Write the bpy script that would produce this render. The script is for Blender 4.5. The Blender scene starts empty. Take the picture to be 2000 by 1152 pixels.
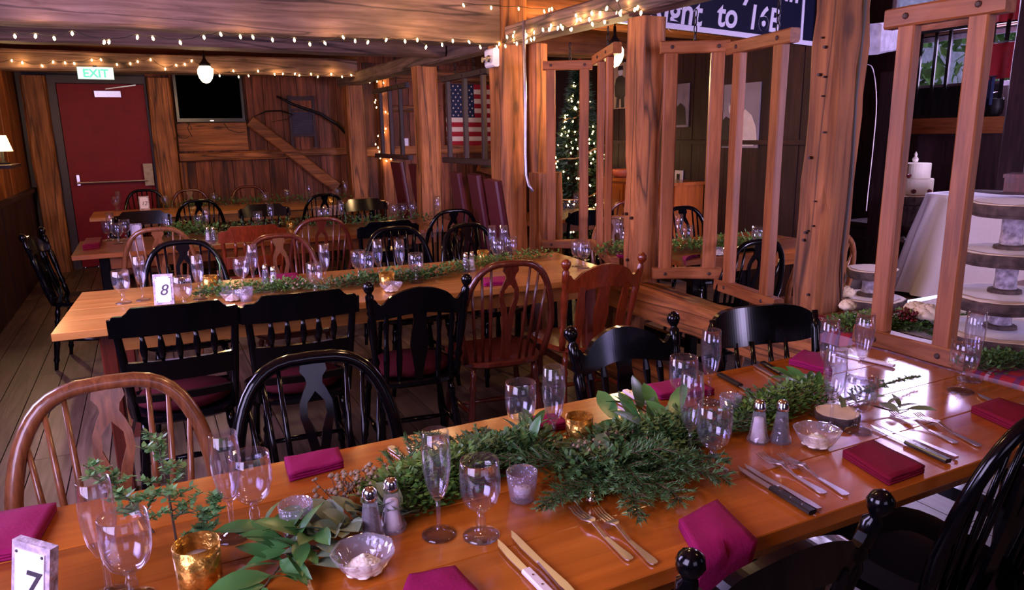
import bpy, math, random
from mathutils import Vector, Matrix
random.seed(7)
PI = math.pi
sc = bpy.context.scene
COL = sc.collection

# ------------------------------------------------------------------ camera
CAM_H, FPX = 1.48, 1410.0
PITCH, YAW, ROLL = math.radians(12.5), math.radians(26.5), math.radians(-0.9)
_s, _c = math.sin(YAW), math.cos(YAW)
FW = Vector((_s*math.cos(PITCH), _c*math.cos(PITCH), -math.sin(PITCH)))
_r0 = Vector((_c, -_s, 0)); _u0 = _r0.cross(FW)
RT = math.cos(ROLL)*_r0 + math.sin(ROLL)*_u0
UP = -math.sin(ROLL)*_r0 + math.cos(ROLL)*_u0
CAM = Vector((0, 0, CAM_H))
cd = bpy.data.cameras.new('camera'); cd.sensor_width = 36; cd.lens = 36*FPX/2000; cd.clip_start = .02
co = bpy.data.objects.new('camera', cd); COL.objects.link(co)
co.matrix_world = Matrix(((RT.x, UP.x, -FW.x, 0), (RT.y, UP.y, -FW.y, 0), (RT.z, UP.z, -FW.z, CAM_H), (0, 0, 0, 1)))
sc.camera = co
# surveying: where a sight line of the photograph meets a known plane of the place
def _ray(x, y): return RT*((x-1000)/FPX) - UP*((y-576)/FPX) + FW
def onz(x, y, z): k = _ray(x, y); return CAM + k*((z-CAM_H)/k.z)
def ony(x, y, Y): k = _ray(x, y); return CAM + k*(Y/k.y)
def onx(x, y, X): k = _ray(x, y); return CAM + k*(X/k.x)

# ------------------------------------------------------------------ world, daylight, exposure
sc.view_settings.view_transform = 'Standard'; sc.view_settings.look = 'None'
sc.view_settings.gamma = 1; sc.view_settings.exposure = 0.25
sc.view_settings.use_curve_mapping = False
w = bpy.data.worlds.new('world'); sc.world = w; w.use_nodes = True
bg = w.node_tree.nodes['Background']; bg.inputs[0].default_value = (.62, .66, 1, 1); bg.inputs[1].default_value = 1.0
sc.cycles.max_bounces = 8; sc.cycles.diffuse_bounces = 3; sc.cycles.glossy_bounces = 4
sc.cycles.transparent_max_bounces = 24; sc.cycles.transmission_bounces = 4
sc.cycles.caustics_reflective = False; sc.cycles.caustics_refractive = False
sc.cycles.sample_clamp_indirect = 4.0
VIOLET = (.70, .56, 1.0)
def area(name, loc, tgt, sx, sy, watts, col=VIOLET):
    l = bpy.data.lights.new(name, 'AREA'); l.shape = 'RECTANGLE'; l.size = sx; l.size_y = sy; l.energy = watts; l.color = col
    o = bpy.data.objects.new(name, l); COL.objects.link(o); o.location = loc
    o.rotation_euler = (Vector(tgt)-Vector(loc)).to_track_quat('-Z', 'Y').to_euler(); return o
# daylight entering through the windows of the place (openings are built further down)
area('daylight_back_window', (.2, -2.15, 1.75), (.2, 3, .9), 1.5, 1.1, 9)
area('daylight_left_window', (-1.17, .55, 1.55), (2, 1.6, .9), 1.3, 1.1, 60)
area('daylight_aisle_window', (-1.17, 3.3, 1.5), (2, 4.0, 1.0), 1.7, 1.1, 115, (.64, .5, 1.0))
area('daylight_right_window', (5.3, -2.15, 1.75), (5.4, 3.5, 1.1), 1.3, 1.2, 130).data.spread = math.radians(90)
area('daylight_upper_bar_window', (8.3, 5.3, 3.18), (3, 2, .8), 1.8, .8, 150)
area('daylight_bar_window', (8.3, 5.2, 2.2), (5, 3.2, 1.0), 1.1, .5, 40)

# ------------------------------------------------------------------ materials
def lin(h):
    h = h.lstrip('#'); v = [int(h[i:i+2], 16)/255 for i in (0, 2, 4)]
    return tuple(c/12.92 if c <= .04045 else ((c+.055)/1.055)**2.4 for c in v)+(1,)
def newmat(name):
    m = bpy.data.materials.new(name); m.use_nodes = True; nt = m.node_tree
    return m, nt, nt.nodes['Principled BSDF']
def setp(b, **k):
    for n, v in k.items():
        n = {'rough': 'Roughness', 'metal': 'Metallic', 'coat': 'Coat Weight', 'spec': 'Specular IOR Level', 'trans': 'Transmission Weight', 'sheen': 'Sheen Weight'}[n]
        b.inputs[n].default_value = v
def plain(name, col, rough=.5, noise=.15, nscale=30, bump=0, **k):
    m, nt, b = newmat(name); c = lin(col) if isinstance(col, str) else tuple(col)+(1,)
    setp(b, rough=rough, **k)
    tc = nt.nodes.new('ShaderNodeTexCoord'); n = nt.nodes.new('ShaderNodeTexNoise'); n.inputs['Scale'].default_value = nscale
    nt.links.new(tc.outputs['Object'], n.inputs['Vector'])
    r = nt.nodes.new('ShaderNodeValToRGB'); r.color_ramp.elements[0].position = .3; r.color_ramp.elements[1].position = .7
    r.color_ramp.elements[0].color = tuple(x*(1-noise) for x in c[:3])+(1,); r.color_ramp.elements[1].color = tuple(min(1, x*(1+noise)) for x in c[:3])+(1,)
    nt.links.new(n.outputs['Fac'], r.inputs[0]); nt.links.new(r.outputs[0], b.inputs['Base Color'])
    if bump:
        bp = nt.nodes.new('ShaderNodeBump'); bp.inputs['Strength'].default_value = bump; bp.inputs['Distance'].default_value = .01
        nt.links.new(n.outputs['Fac'], bp.inputs['Height']); nt.links.new(bp.outputs[0], b.inputs['Normal'])
    return m
def wood(name, c0, c1, c2=None, axis='Z', scale=1.0, rough=.55, bump=.35, coat=0, spec=.4, knots=.5, var=.25, checks=0):
    """timber: grain stretched along one axis, knots, long dark checks, a shade of its own for each piece"""
    m, nt, b = newmat(name); L = nt.links; N = nt.nodes.new
    setp(b, rough=rough, coat=coat, spec=spec)
    if coat: b.inputs['Coat Roughness'].default_value = .12
    tc = N('ShaderNodeTexCoord'); oi = N('ShaderNodeObjectInfo')
    add = N('ShaderNodeVectorMath'); add.operation = 'MULTIPLY_ADD'
    comb = N('ShaderNodeCombineXYZ'); mm = N('ShaderNodeMath'); mm.operation = 'MULTIPLY'; mm.inputs[1].default_value = 37
    L.new(oi.outputs['Random'], mm.inputs[0])
    for i in range(3): L.new(mm.outputs[0], comb.inputs[i])
    add.inputs[1].default_value = (1, 1, 1); L.new(tc.outputs['Object'], add.inputs[0]); L.new(comb.outputs[0], add.inputs[2])
    mp = N('ShaderNodeMapping'); s = [14*scale]*3; s['XYZ'.index(axis)] = .9*scale; mp.inputs['Scale'].default_value = s
    L.new(add.outputs[0], mp.inputs['Vector'])
    n1 = N('ShaderNodeTexNoise'); n1.inputs['Scale'].default_value = 2.2; n1.inputs['Detail'].default_value = 6; n1.inputs['Roughness'].default_value = .62; n1.inputs['Distortion'].default_value = .8
    L.new(mp.outputs[0], n1.inputs['Vector'])
    mp2 = N('ShaderNodeMapping'); s2 = [4*scale]*3; s2['XYZ'.index(axis)] = 1.6*scale; mp2.inputs['Scale'].default_value = s2
    L.new(add.outputs[0], mp2.inputs['Vector'])
    n2 = N('ShaderNodeTexNoise'); n2.inputs['Scale'].default_value = 1.3; n2.inputs['Detail'].default_value = 3; L.new(mp2.outputs[0], n2.inputs['Vector'])
    r = N('ShaderNodeValToRGB'); e = r.color_ramp.elements
    e[0].position = .28; e[0].color = lin(c1); e[1].position = .62; e[1].color = lin(c0)
    if c2: x = e.new(.85); x.color = lin(c2)
    L.new(n1.outputs['Fac'], r.inputs[0])
    mix = N('ShaderNodeMixRGB'); mix.blend_type = 'MULTIPLY'; mix.inputs[0].default_value = 1
    r2 = N('ShaderNodeValToRGB'); r2.color_ramp.elements[0].position = .3; r2.color_ramp.elements[1].position = .7
    r2.color_ramp.elements[0].color = (1-var*1.6,)*3+(1,); r2.color_ramp.elements[1].color = (1.0+var,)*3+(1,)
    L.new(n2.outputs['Fac'], r2.inputs[0]); L.new(r.outputs[0], mix.inputs[1]); L.new(r2.outputs[0], mix.inputs[2])
    last = mix.outputs[0]
    if knots:
        mk = N('ShaderNodeMapping'); s3 = [3.2*scale]*3; s3['XYZ'.index(axis)] = 1.5*scale; mk.inputs['Scale'].default_value = s3; L.new(add.outputs[0], mk.inputs['Vector'])
        v = N('ShaderNodeTexVoronoi'); v.inputs['Scale'].default_value = 1.6; L.new(mk.outputs[0], v.inputs['Vector'])
        r3 = N('ShaderNodeValToRGB'); r3.color_ramp.elements[0].position = .06; r3.color_ramp.elements[1].position = .13
        r3.color_ramp.elements[0].color = (1-knots,)*3+(1,); r3.color_ramp.elements[1].color = (1, 1, 1, 1)
        L.new(v.outputs['Distance'], r3.inputs[0])
        m3 = N('ShaderNodeMixRGB'); m3.blend_type = 'MULTIPLY'; m3.inputs[0].default_value = 1; L.new(last, m3.inputs[1]); L.new(r3.outputs[0], m3.inputs[2]); last = m3.outputs[0]
    if checks:
        mc = N('ShaderNodeMapping'); s4 = [7*scale]*3; s4['XYZ'.index(axis)] = .38*scale; mc.inputs['Scale'].default_value = s4; L.new(add.outputs[0], mc.inputs['Vector'])
        nc = N('ShaderNodeTexNoise'); nc.inputs['Scale'].default_value = 1.1; nc.inputs['Detail'].default_value = 2.5; nc.inputs['Distortion'].default_value = .4; L.new(mc.outputs[0], nc.inputs['Vector'])
        rc = N('ShaderNodeValToRGB'); ee = rc.color_ramp.elements; ee[0].position = .478; ee[1].position = .522; ee[0].color = ee[1].color = (1, 1, 1, 1); x_ = ee.new(.5); x_.color = (1-checks,)*3+(1,)
        L.new(nc.outputs['Fac'], rc.inputs[0]); m4 = N('ShaderNodeMixRGB'); m4.blend_type = 'MULTIPLY'; m4.inputs[0].default_value = 1; L.new(last, m4.inputs[1]); L.new(rc.outputs[0], m4.inputs[2]); last = m4.outputs[0]
    hv = N('ShaderNodeHueSaturation'); mr = N('ShaderNodeMapRange'); mr.inputs[3].default_value = 1-var*.8; mr.inputs[4].default_value = 1+var*.5
    L.new(oi.outputs['Random'], mr.inputs[0]); L.new(mr.outputs[0], hv.inputs['Value']); L.new(last, hv.inputs['Color']); L.new(hv.outputs[0], b.inputs['Base Color'])
    if bump:
        bp = N('ShaderNodeBump'); bp.inputs['Strength'].default_value = bump; bp.inputs['Distance'].default_value = .006
        L.new(n1.outputs['Fac'], bp.inputs['Height']); L.new(bp.outputs[0], b.inputs['Normal'])
    return m
def emit(name, col, strength):
    m, nt, b = newmat(name); b.inputs['Emission Color'].default_value = lin(col); b.inputs['Emission Strength'].default_value = strength; b.inputs['Base Color'].default_value = lin(col); return m
def glassmat(name, tint=(.95, .95, 1), rough=.03, bump=0, bscale=120, ior=1.5, haze=0):
    """clear thin glass: see-through, mirror-like towards its edges"""
    m, nt, b = newmat(name); L = nt.links; N = nt.nodes.new; nt.nodes.remove(b)
    t = N('ShaderNodeBsdfTransparent'); t.inputs[0].default_value = tint+(1,)
    g = N('ShaderNodeBsdfGlossy'); g.inputs['Roughness'].default_value = rough; g.inputs[0].default_value = (1, 1, 1, 1)
    f = N('ShaderNodeLayerWeight'); f.inputs['Blend'].default_value = .5
    pw = N('ShaderNodeMath'); pw.operation = 'POWER'; pw.inputs[1].default_value = 3.2; L.new(f.outputs['Facing'], pw.inputs[0])
    mr = N('ShaderNodeMapRange'); mr.inputs[3].default_value = .045*(ior/1.5); mr.inputs[4].default_value = .85; L.new(pw.outputs[0], mr.inputs[0])
    mx = N('ShaderNodeMixShader'); L.new(mr.outputs[0], mx.inputs[0]); L.new(t.outputs[0], mx.inputs[1]); L.new(g.outputs[0], mx.inputs[2])
    if bump:
        tc = N('ShaderNodeTexCoord'); v = N('ShaderNodeTexVoronoi'); v.inputs['Scale'].default_value = bscale; L.new(tc.outputs['Object'], v.inputs['Vector'])
        bp = N('ShaderNodeBump'); bp.inputs['Strength'].default_value = bump; bp.inputs['Distance'].default_value = .004; L.new(v.outputs['Distance'], bp.inputs['Height'])
        L.new(bp.outputs[0], g.inputs['Normal']); L.new(bp.outputs[0], f.inputs['Normal'])
    out = nt.nodes['Material Output']; last = mx.outputs[0]
    if haze:
        d = N('ShaderNodeBsdfDiffuse'); d.inputs[0].default_value = (.8, .8, .9, 1); m2 = N('ShaderNodeMixShader'); m2.inputs[0].default_value = haze
        L.new(last, m2.inputs[1]); L.new(d.outputs[0], m2.inputs[2]); last = m2.outputs[0]
    L.new(last, out.inputs[0]); return m

M = {}
for ax in 'XYZ':
    M['timber'+ax] = wood('barn_timber_'+ax.lower(), '#ad6a38', '#6a3718', '#cc8f58', ax, .8, .7, .7, var=.3, checks=.75)
    M['beam'+ax] = wood('grey_beam_'+ax.lower(), '#90705f', '#52392e', '#b0917f', ax, .8, .75, .7, var=.3, checks=.75)
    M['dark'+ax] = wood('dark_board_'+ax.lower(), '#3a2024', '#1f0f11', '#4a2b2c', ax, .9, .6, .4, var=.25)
    M['rack'+ax] = wood('hardwood_'+ax.lower(), '#9a5a30', '#70391b', '#ac6c3e', ax, 1.3, .5, .15, knots=.15, var=.15)
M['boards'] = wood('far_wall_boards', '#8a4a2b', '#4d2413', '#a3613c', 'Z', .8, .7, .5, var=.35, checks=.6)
M['leftboards'] = wood('left_wall_boards', '#8f4d1c', '#57290e', '#a8642c', 'Z', .8, .6, .4, var=.25)
M['floor'] = wood('floor_boards', '#6b5548', '#43332b', '#7f6a5c', 'Y', .9, .42, .3, var=.22, knots=.3)
M['table'] = wood('honey_table_wood', '#b0601c', '#8a430f', '#c47528', 'X', .55, .22, .06, coat=.7, knots=.25, var=.14)
M['tablepale'] = wood('pale_table_wood', '#b97c3e', '#94571f', '#cd9254', 'X', .55, .3, .08, coat=.5, knots=.2, var=.14)
M['tabledark'] = wood('brown_table_wood', '#8f4c1b', '#66300e', '#a55f27', 'X', .55, .3, .08, coat=.5, knots=.2, var=.14)
M['black'] = plain('black_lacquer', (.0018, .0015, .0026), .14, .1, spec=.3)
M['brown'] = wood('walnut_stain', '#8a5230', '#5a301a', '#9c663e', 'Z', 2, .32, .05, coat=.5, knots=0, var=.12)
M['cherry'] = wood('cherry_stain', '#7d2f12', '#571d0a', '#93401d', 'Z', 2, .28, .05, coat=.6, knots=0, var=.1)
M['redbrown'] = wood('mahogany_stain', '#5e2415', '#3d140b', '#71301f', 'Z', 2, .3, .05, coat=.5, knots=0, var=.1)
M['doorred'] = plain('dark_red_paint', '#7a0810', .5, .12, 6, spec=.2)
M['doorframe'] = plain('dark_brown_paint', '#2a120d', .5, .1)
M['steel'] = plain('brushed_steel', '#c9c3c6', .28, .05, metal=1)
M['silver'] = plain('table_silver', '#e2dde2', .3, .03, metal=1)
M['chrome'] = plain('chrome', '#dcdce2', .1, .02, metal=1)
M['iron'] = plain('dark_iron', '#171113', .5, .3, 20, .2, metal=.6)
M['bolt'] = plain('rusty_bolt', '#3a1d16', .6, .2)
M['tv'] = plain('black_screen', (.001, .001, .0015), .6, .05, spec=.0)
M['bezel'] = plain('black_plastic', (.006, .006, .007), .3, .05)
M['white'] = plain('white_paint', '#d9d4da', .5, .03)
M['whitewash'] = plain('whitewashed_wood', '#b9b2c4', .7, .25, 14, .4)
M['linen'] = plain('white_linen', '#e6dce4', .8, .03, 60)
M['lace'] = plain('white_lace', '#e8e2ea', .8, .05, 80)
M['napkin'] = plain('magenta_napkin', '#86124c', .85, .06, 160, .1, spec=.15)
M['napkin2'] = plain('maroon_napkin', '#700d28', .85, .06, 160, .1, spec=.15)
M['maroon'] = plain('maroon_leather', '#4a0d1a', .5, .1, 40)
M['cushion'] = plain('wine_red_cushion', '#3a0810', .85, .08, 60, spec=.1)
M['card'] = plain('white_card', '#e8dff0', .6, .02)
M['ink'] = plain('black_ink', '#2b2733', .6, .05)
M['ivory'] = plain('ivory_handle', '#d9ccd4', .35, .04)
M['butter'] = plain('whipped_butter', '#f4ead6', .6, .03)
M['salt'] = plain('salt', '#e9dfe0', .9, .05)
M['pepper'] = plain('ground_pepper', '#3a2b2c', .9, .4, 300)
M['wax'] = plain('candle_wax', '#efe6d8', .5, .03)
M['fir'] = plain('fir_needles', '#456a35', .55, .35, 40)
M['box'] = plain('boxwood_leaves', '#577f34', .5, .4, 40)
M['bay'] = plain('bay_leaves', '#3f6e35', .35, .3, 12)
M['eucalyptus'] = plain('eucalyptus_leaves', '#6d7d5d', .5, .25, 12)
M['stem'] = plain('twig', '#4b3a28', .7, .2)
M['seed'] = plain('seed_pods', '#8a7458', .6, .35, 60)
M['fern'] = plain('pale_sprig_leaves', '#6c9c5e', .5, .35, 30)
M['berry'] = plain('red_berries', '#5d0d14', .35, .2)
M['cream'] = plain('cream_petals', '#e2cfae', .7, .06)
M['bark'] = plain('rough_bark', '#4f3e3a', .85, .55, 28, .8)
M['birch'] = plain('pale_bark', '#a79aa6', .8, .45, 60, .6)
M['cutwood'] = plain('cut_wood_face', '#dcc3a4', .6, .1, 20)
M['clay'] = plain('terracotta', '#9a4a2c', .6, .15)
M['gold'] = plain('gold_mercury_glass', '#b98a3c', .25, .5, 70, .3, metal=.75)
M['bauble'] = plain('silver_bauble', '#c8b49a', .12, .05, metal=1)
M['cabinet'] = wood('orange_cabinet_wood', '#a5551d', '#833c10', '#b66528', 'Z', 1, .35, .05, coat=.4, knots=0, var=.08)
M['brass'] = plain('dull_brass', '#7d6a4a', .35, .15, metal=.8)
M['conduit'] = plain('galvanised_conduit', '#a7a0b4', .35, .1, metal=.8)
M['wire'] = plain('green_wire', '#1a1a12', .6, .1)
M['navy'] = plain('navy_sign_paint', '#0b0f26', .4, .06)
M['signwhite'] = plain('white_sign_letters', '#cdc8d8', .5, .03)
M['redcloth'] = plain('red_cloth', '#8a0c1d', .85, .15, 12)
M['denim'] = plain('blue_denim', '#27345f', .85, .3, 40)
M['photopaper'] = plain('pale_photo_paper', '#8d8299', .5, .2, 3)
M['sepia'] = plain('sepia_photo_paper', '#b5937a', .5, .12, 4)
M['photodark'] = plain('photo_dark_tone', '#2a2028', .5, .2, 10)
M['photomid'] = plain('photo_grey_tone', '#7d6f86', .5, .2, 10)
M['photoskin'] = plain('photo_light_tone', '#d3c6d0', .5, .1, 10)
M['slate'] = plain('zinc_sheet', '#565468', .4, .2, 8, metal=.4)
M['green'] = plain('green_paint', '#4c6b35', .6, .15)
M['flagred'] = plain('flag_red', '#a8121f', .8, .06)
M['flagwhite'] = plain('flag_white', '#f0d6ba', .8, .05)
M['flagblue'] = plain('flag_blue', '#1a2140', .8, .1)
M['ribbon'] = plain('gauze_ribbon', '#b58a5c', .7, .15)
M['treeneedle'] = plain('spruce_needles', '#1e3a22', .6, .35, 40)
M['glass'] = glassmat('drinking_glass', haze=.008)
M['cutglass'] = glassmat('pressed_glass', (.9, .88, .95), .08, .9, 140, 1.6, .10)
M['bowlglass'] = glassmat('bowl_glass', (.95, .93, .96), .05, .6, 60, 1.8, .10)
M['pane'] = glassmat('window_pane', (.97, .97, 1))
M['bulb'] = emit('warm_fairy_bulb', '#ffcf8a', 26)
M['lampglass'] = emit('lit_opal_glass', '#ffe2b4', 11)
M['shade'] = emit('lit_fabric_shade', '#ffd08a', 5)
M['exit'] = emit('exit_sign_face', '#c9f5e0', 1.0)
M['exitletters'] = emit('exit_sign_letters', '#58e8a0', 1.2)
M['led'] = emit('white_led', '#ffffff', 1.5)
M['daysky'] = emit('bright_daylight', '#f4f2ff', 2.2)
M['foliage'] = plain('sunlit_foliage', '#6f9a4a', .7, .5, 6)
def plaid():
    m, nt, b = newmat('red_blue_plaid'); L = nt.links; N = nt.nodes.new; setp(b, rough=.85)
    tc = N('ShaderNodeTexCoord'); last = None
    for k, (ax, per, colr) in enumerate((('Y', 16, '#2a2450'), ('X', 16, '#2a2450'), ('Y', 8, '#c7b6c6'), ('X', 8, '#c7b6c6'))):
        wv = N('ShaderNodeTexWave'); wv.bands_direction = ax; wv.inputs['Scale'].default_value = per*.35; L.new(tc.outputs['Object'], wv.inputs['Vector'])
        th = N('ShaderNodeMath'); th.operation = 'GREATER_THAN'; th.inputs[1].default_value = .8 if k < 2 else .975; L.new(wv.outputs['Fac'], th.inputs[0])
        ml = N('ShaderNodeMath'); ml.operation = 'MULTIPLY'; ml.inputs[1].default_value = (.65, .5, .45, .3)[k]; L.new(th.outputs[0], ml.inputs[0])
        mx = N('ShaderNodeMixRGB'); L.new(ml.outputs[0], mx.inputs[0]); mx.inputs[2].default_value = lin(colr)
        if last is None: mx.inputs[1].default_value = lin('#920c18')
        else: L.new(last, mx.inputs[1])
        last = mx.outputs[0]
    L.new(last, b.inputs['Base Color']); return m
M['plaid'] = plaid()
# ------------------------------------------------------------------ mesh helpers
class MB:
    def __init__(s): s.v = []; s.f = []
    def add(s, vs, fs):
        o = len(s.v); s.v += [tuple(p) for p in vs]; s.f += [tuple(i+o for i in f) for f in fs]; return s
    def box(s, c, d, R=None):
        c = Vector(c); h = Vector(d)*.5; vs = []
        for x in (-1, 1):
            for y in (-1, 1):
                for z in (-1, 1):
                    p = Vector((x*h.x, y*h.y, z*h.z)); vs.append(c+(R @ p if R else p))
        return s.add(vs, [(0, 1, 3, 2), (4, 6, 7, 5), (0, 4, 5, 1), (2, 3, 7, 6), (0, 2, 6, 4), (1, 5, 7, 3)])
    def bbox(s, a, b): return s.box([(a[i]+b[i])/2 for i in range(3)], [abs(b[i]-a[i]) for i in range(3)])
    def bar(s, p, q, w, h, up=(0, 0, 1), seg=1, jit=0, bev=0):
        """beam from p to q: w across, h along up; with seg/jit hewn uneven"""
        p, q, up = Vector(p), Vector(q), Vector(up); d = (q-p).normalized(); sd = d.cross(up).normalized(); u = sd.cross(d)
        if bev: prof = [(-.5+bev/w, -.5), (.5-bev/w, -.5), (.5, -.5+bev/h), (.5, .5-bev/h), (.5-bev/w, .5), (-.5+bev/w, .5), (-.5, .5-bev/h), (-.5, -.5+bev/h)]
        else: prof = [(-.5, -.5), (.5, -.5), (.5, .5), (-.5, .5)]
        n = len(prof); vs = []; ph = [random.random()*9 for _ in prof]
        for i in range(seg+1):
            t = i/seg; c = p.lerp(q, t)
            for k, (a, b) in enumerate(prof):
                j = jit*(math.sin(t*7+ph[k])*.6+random.uniform(-.5, .5)) if jit else 0
                vs.append(c+sd*(a*w+(j if a > 0 else -j))+u*(b*h+(j if b > 0 else -j)))
        fs = [tuple(range(n))[::-1], tuple(range(seg*n, seg*n+n))]
        for i in range(seg):
            for k in range(n): fs.append((i*n+k, i*n+(k+1) % n, i*n+n+(k+1) % n, i*n+n+k))
        return s.add(vs, fs)
    def tube(s, pts, rad, n=8, closed=False, flat=1.0, up=None):
        pts = [Vector(p) for p in pts]; m = len(pts)
        if not hasattr(rad, '__len__'): rad = [rad]*m
        vs = []; ref = Vector(up) if up else None
        for i, p in enumerate(pts):
            a = pts[(i-1) % m] if (closed or i) else p; b = pts[(i+1) % m] if (closed or i < m-1) else p
            d = (b-a).normalized()
            r = ref if ref is not None else (Vector((0, 0, 1)) if abs(d.z) < .9 else Vector((1, 0, 0)))
            x = d.cross(r).normalized(); y = x.cross(d)
            for k in range(n):
                t = 2*PI*k/n; vs.append(p+x*(rad[i]*math.cos(t))+y*(rad[i]*flat*math.sin(t)))
        fs = []; e = m if closed else m-1
        for i in range(e):
            j = (i+1) % m
            for k in range(n): fs.append((i*n+k, i*n+(k+1) % n, j*n+(k+1) % n, j*n+k))
        if not closed: fs += [tuple(range(n))[::-1], tuple(range((m-1)*n, m*n))]
        return s.add(vs, fs)
    def lathe(s, prof, n=16, c=(0, 0, 0), wob=None):
        c = Vector(c); vs = []; m = len(prof)
        for i, (r, z) in enumerate(prof):
            for k in range(n):
                t = 2*PI*k/n; rr = max(r, 1e-5)*(wob(i, t) if wob else 1); vs.append(c+Vector((rr*math.cos(t), rr*math.sin(t), z)))
        fs = [(i*n+k, i*n+(k+1) % n, i*n+n+(k+1) % n, i*n+n+k) for i in range(m-1) for k in range(n)]
        if prof[0][0] > 1e-4: fs.append(tuple(range(n))[::-1])
        if prof[-1][0] > 1e-4: fs.append(tuple(range((m-1)*n, m*n)))
        return s.add(vs, fs)
    def plate(s, out, th, fn):
        """outline (list of 2-D points) given thickness th; fn(u, v, w) -> 3-D"""
        n = len(out); vs = [fn(u, v, -th/2) for u, v in out]+[fn(u, v, th/2) for u, v in out]
        return s.add(vs, [tuple(range(n))[::-1], tuple(range(n, 2*n))]+[(k, (k+1) % n, n+(k+1) % n, n+k) for k in range(n)])
    def strip(s, lo, hi, th, fn):
        """panel between two curves lo[i]=(u,v), hi[i]=(u,v)"""
        n = len(lo); vs = []
        for w in (-th/2, th/2):
            vs += [fn(u, v, w) for u, v in lo]+[fn(u, v, w) for u, v in hi]
        fs = []
        for i in range(n-1):
            fs += [(i, n+i, n+i+1, i+1), (2*n+i, 2*n+i+1, 3*n+i+1, 3*n+i), (i, i+1, 2*n+i+1, 2*n+i), (n+i, 3*n+i, 3*n+i+1, n+i+1)]
        fs += [(0, 2*n, 3*n, n), (n-1, 2*n-1, 4*n-1, 3*n-1)]
        return s.add(vs, fs)
    def grid(s, nu, nv, fn, th=0):
        vs = [fn(i/nu, j/nv) for j in range(nv+1) for i in range(nu+1)]; w = nu+1
        s.add(vs, [(j*w+i, j*w+i+1, (j+1)*w+i+1, (j+1)*w+i) for j in range(nv) for i in range(nu)]); return s
    def mesh(s, name, mats, smooth=False, mi=None):
        me = bpy.data.meshes.new(name); me.from_pydata(s.v, [], s.f)
        for m in (mats if isinstance(mats, (list, tuple)) else [mats]): me.materials.append(M[m] if isinstance(m, str) else m)
        if mi: me.polygons.foreach_set('material_index', mi)
        if smooth: me.polygons.foreach_set('use_smooth', [True]*len(me.polygons))
        me.update(); return me
    def obj(s, name, mats, parent=None, smooth=False, mi=None):
        return mobj(name, s.mesh(name, mats, smooth, mi), parent)
def mobj(name, me, parent=None, loc=None, rot=None):
    o = bpy.data.objects.new(name, me); COL.objects.link(o)
    if parent: o.parent = parent
    if loc is not None: o.location = loc
    if rot is not None: o.rotation_euler = rot
    return o
LABELS = {}
def tag(o, label, cat, group=None, kind=None):
    o['label'] = label; o['category'] = cat
    if group: o['group'] = group
    if kind: o['kind'] = kind
    return o
def thing(name, label, cat, loc=(0, 0, 0), rz=0, group=None):
    o = bpy.data.objects.new(name, None); COL.objects.link(o); o.empty_display_size = .1
    o.location = loc; o.rotation_euler = (0, 0, rz); return tag(o, label, cat, group)
def struct(name, parent=None):
    o = bpy.data.objects.new(name, None); COL.objects.link(o); o['kind'] = 'structure'; return o
def sobj(mb, name, mat): o = mb.obj(name, mat); o['kind'] = 'structure'; return o
def dup(root, loc, rz, label, group=None):
    r = root.copy(); COL.objects.link(r); r.location = loc; r.rotation_euler = (0, 0, rz); r['label'] = label
    if group: r['group'] = group
    for ch in root.children:
        c = ch.copy(); COL.objects.link(c); c.parent = r
        for g in ch.children:
            d = g.copy(); COL.objects.link(d); d.parent = c
    return r
def text(body, size, mat, parent, mtx, ext=.002, name='lettering', align='CENTER', bold=0, shear=0):
    cu = bpy.data.curves.new(name, 'FONT'); cu.body = body; cu.size = size; cu.extrude = ext; cu.align_x = align; cu.offset = bold; cu.shear = shear
    tmp = bpy.data.objects.new(name, cu); COL.objects.link(tmp); bpy.context.view_layer.update()
    me = bpy.data.meshes.new_from_object(tmp.evaluated_get(bpy.context.evaluated_depsgraph_get())); bpy.data.objects.remove(tmp)
    me.materials.clear(); me.materials.append(M[mat]); o = bpy.data.objects.new(name, me); COL.objects.link(o)
    o.parent = parent; o.matrix_local = mtx; return o
def frame_mtx(o, x, y):
    x = Vector(x).normalized(); y = Vector(y).normalized(); z = x.cross(y)
    return Matrix(((x.x, y.x, z.x, o[0]), (x.y, y.y, z.y, o[1]), (x.z, y.z, z.z, o[2]), (0, 0, 0, 1)))
V = Vector

# ------------------------------------------------------------------ the setting
XL, XR, XP = -1.2, 5.0, 2.5           # left wall, inner right wall, line of posts
YF, YB = 10.0, -2.2                   # far wall, back wall
XE = 8.4                              # window wall of the bar beyond
fl = struct('floor'); MB().bbox((XL, YB, -.08), (XE, YF, -.024)).obj('subfloor', 'doorframe', fl)
x = XL; k = 0
while x < XE-.01:
    wd = random.choice((.14, .155, .17)) if x < 5 else .3
    x1 = min(x+wd, XE); y = YB
    while y < YF-.01:
        y1 = YF if x > 5 else min(YF, y+random.uniform(2.8, 4.6))
        if YF-y1 < 1: y1 = YF
        MB().bbox((x+.0025, y+.002, -.024+random.uniform(-.001, .001)), (x1-.0025, y1-.002, 0)).obj('plank', 'floor', fl); y = y1
    x = x1
ce = struct('ceiling')
MB().bbox((XL, YB, 2.46), (XP+.02, YF, 2.5)).obj('ceiling_boards', 'timberX', ce)
MB().bbox((XP+.02, YB, 2.95), (XR+.1, YF, 3.0)).obj('ceiling_boards', 'timberX', ce)
MB().bbox((XR+.1, YB, 3.9), (XE, YF, 3.95)).obj('ceiling_boards', 'timberX', ce)
MB().bbox((XR+.06, YB, 3.0), (XR+.1, YF, 3.94)).obj('ceiling_riser', 'timberY', ce)
MB().bbox((XP+.02, 2.3, 2.46), (XP+.06, YF, 2.96)).obj('ceiling_riser', 'timberY', ce)
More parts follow.
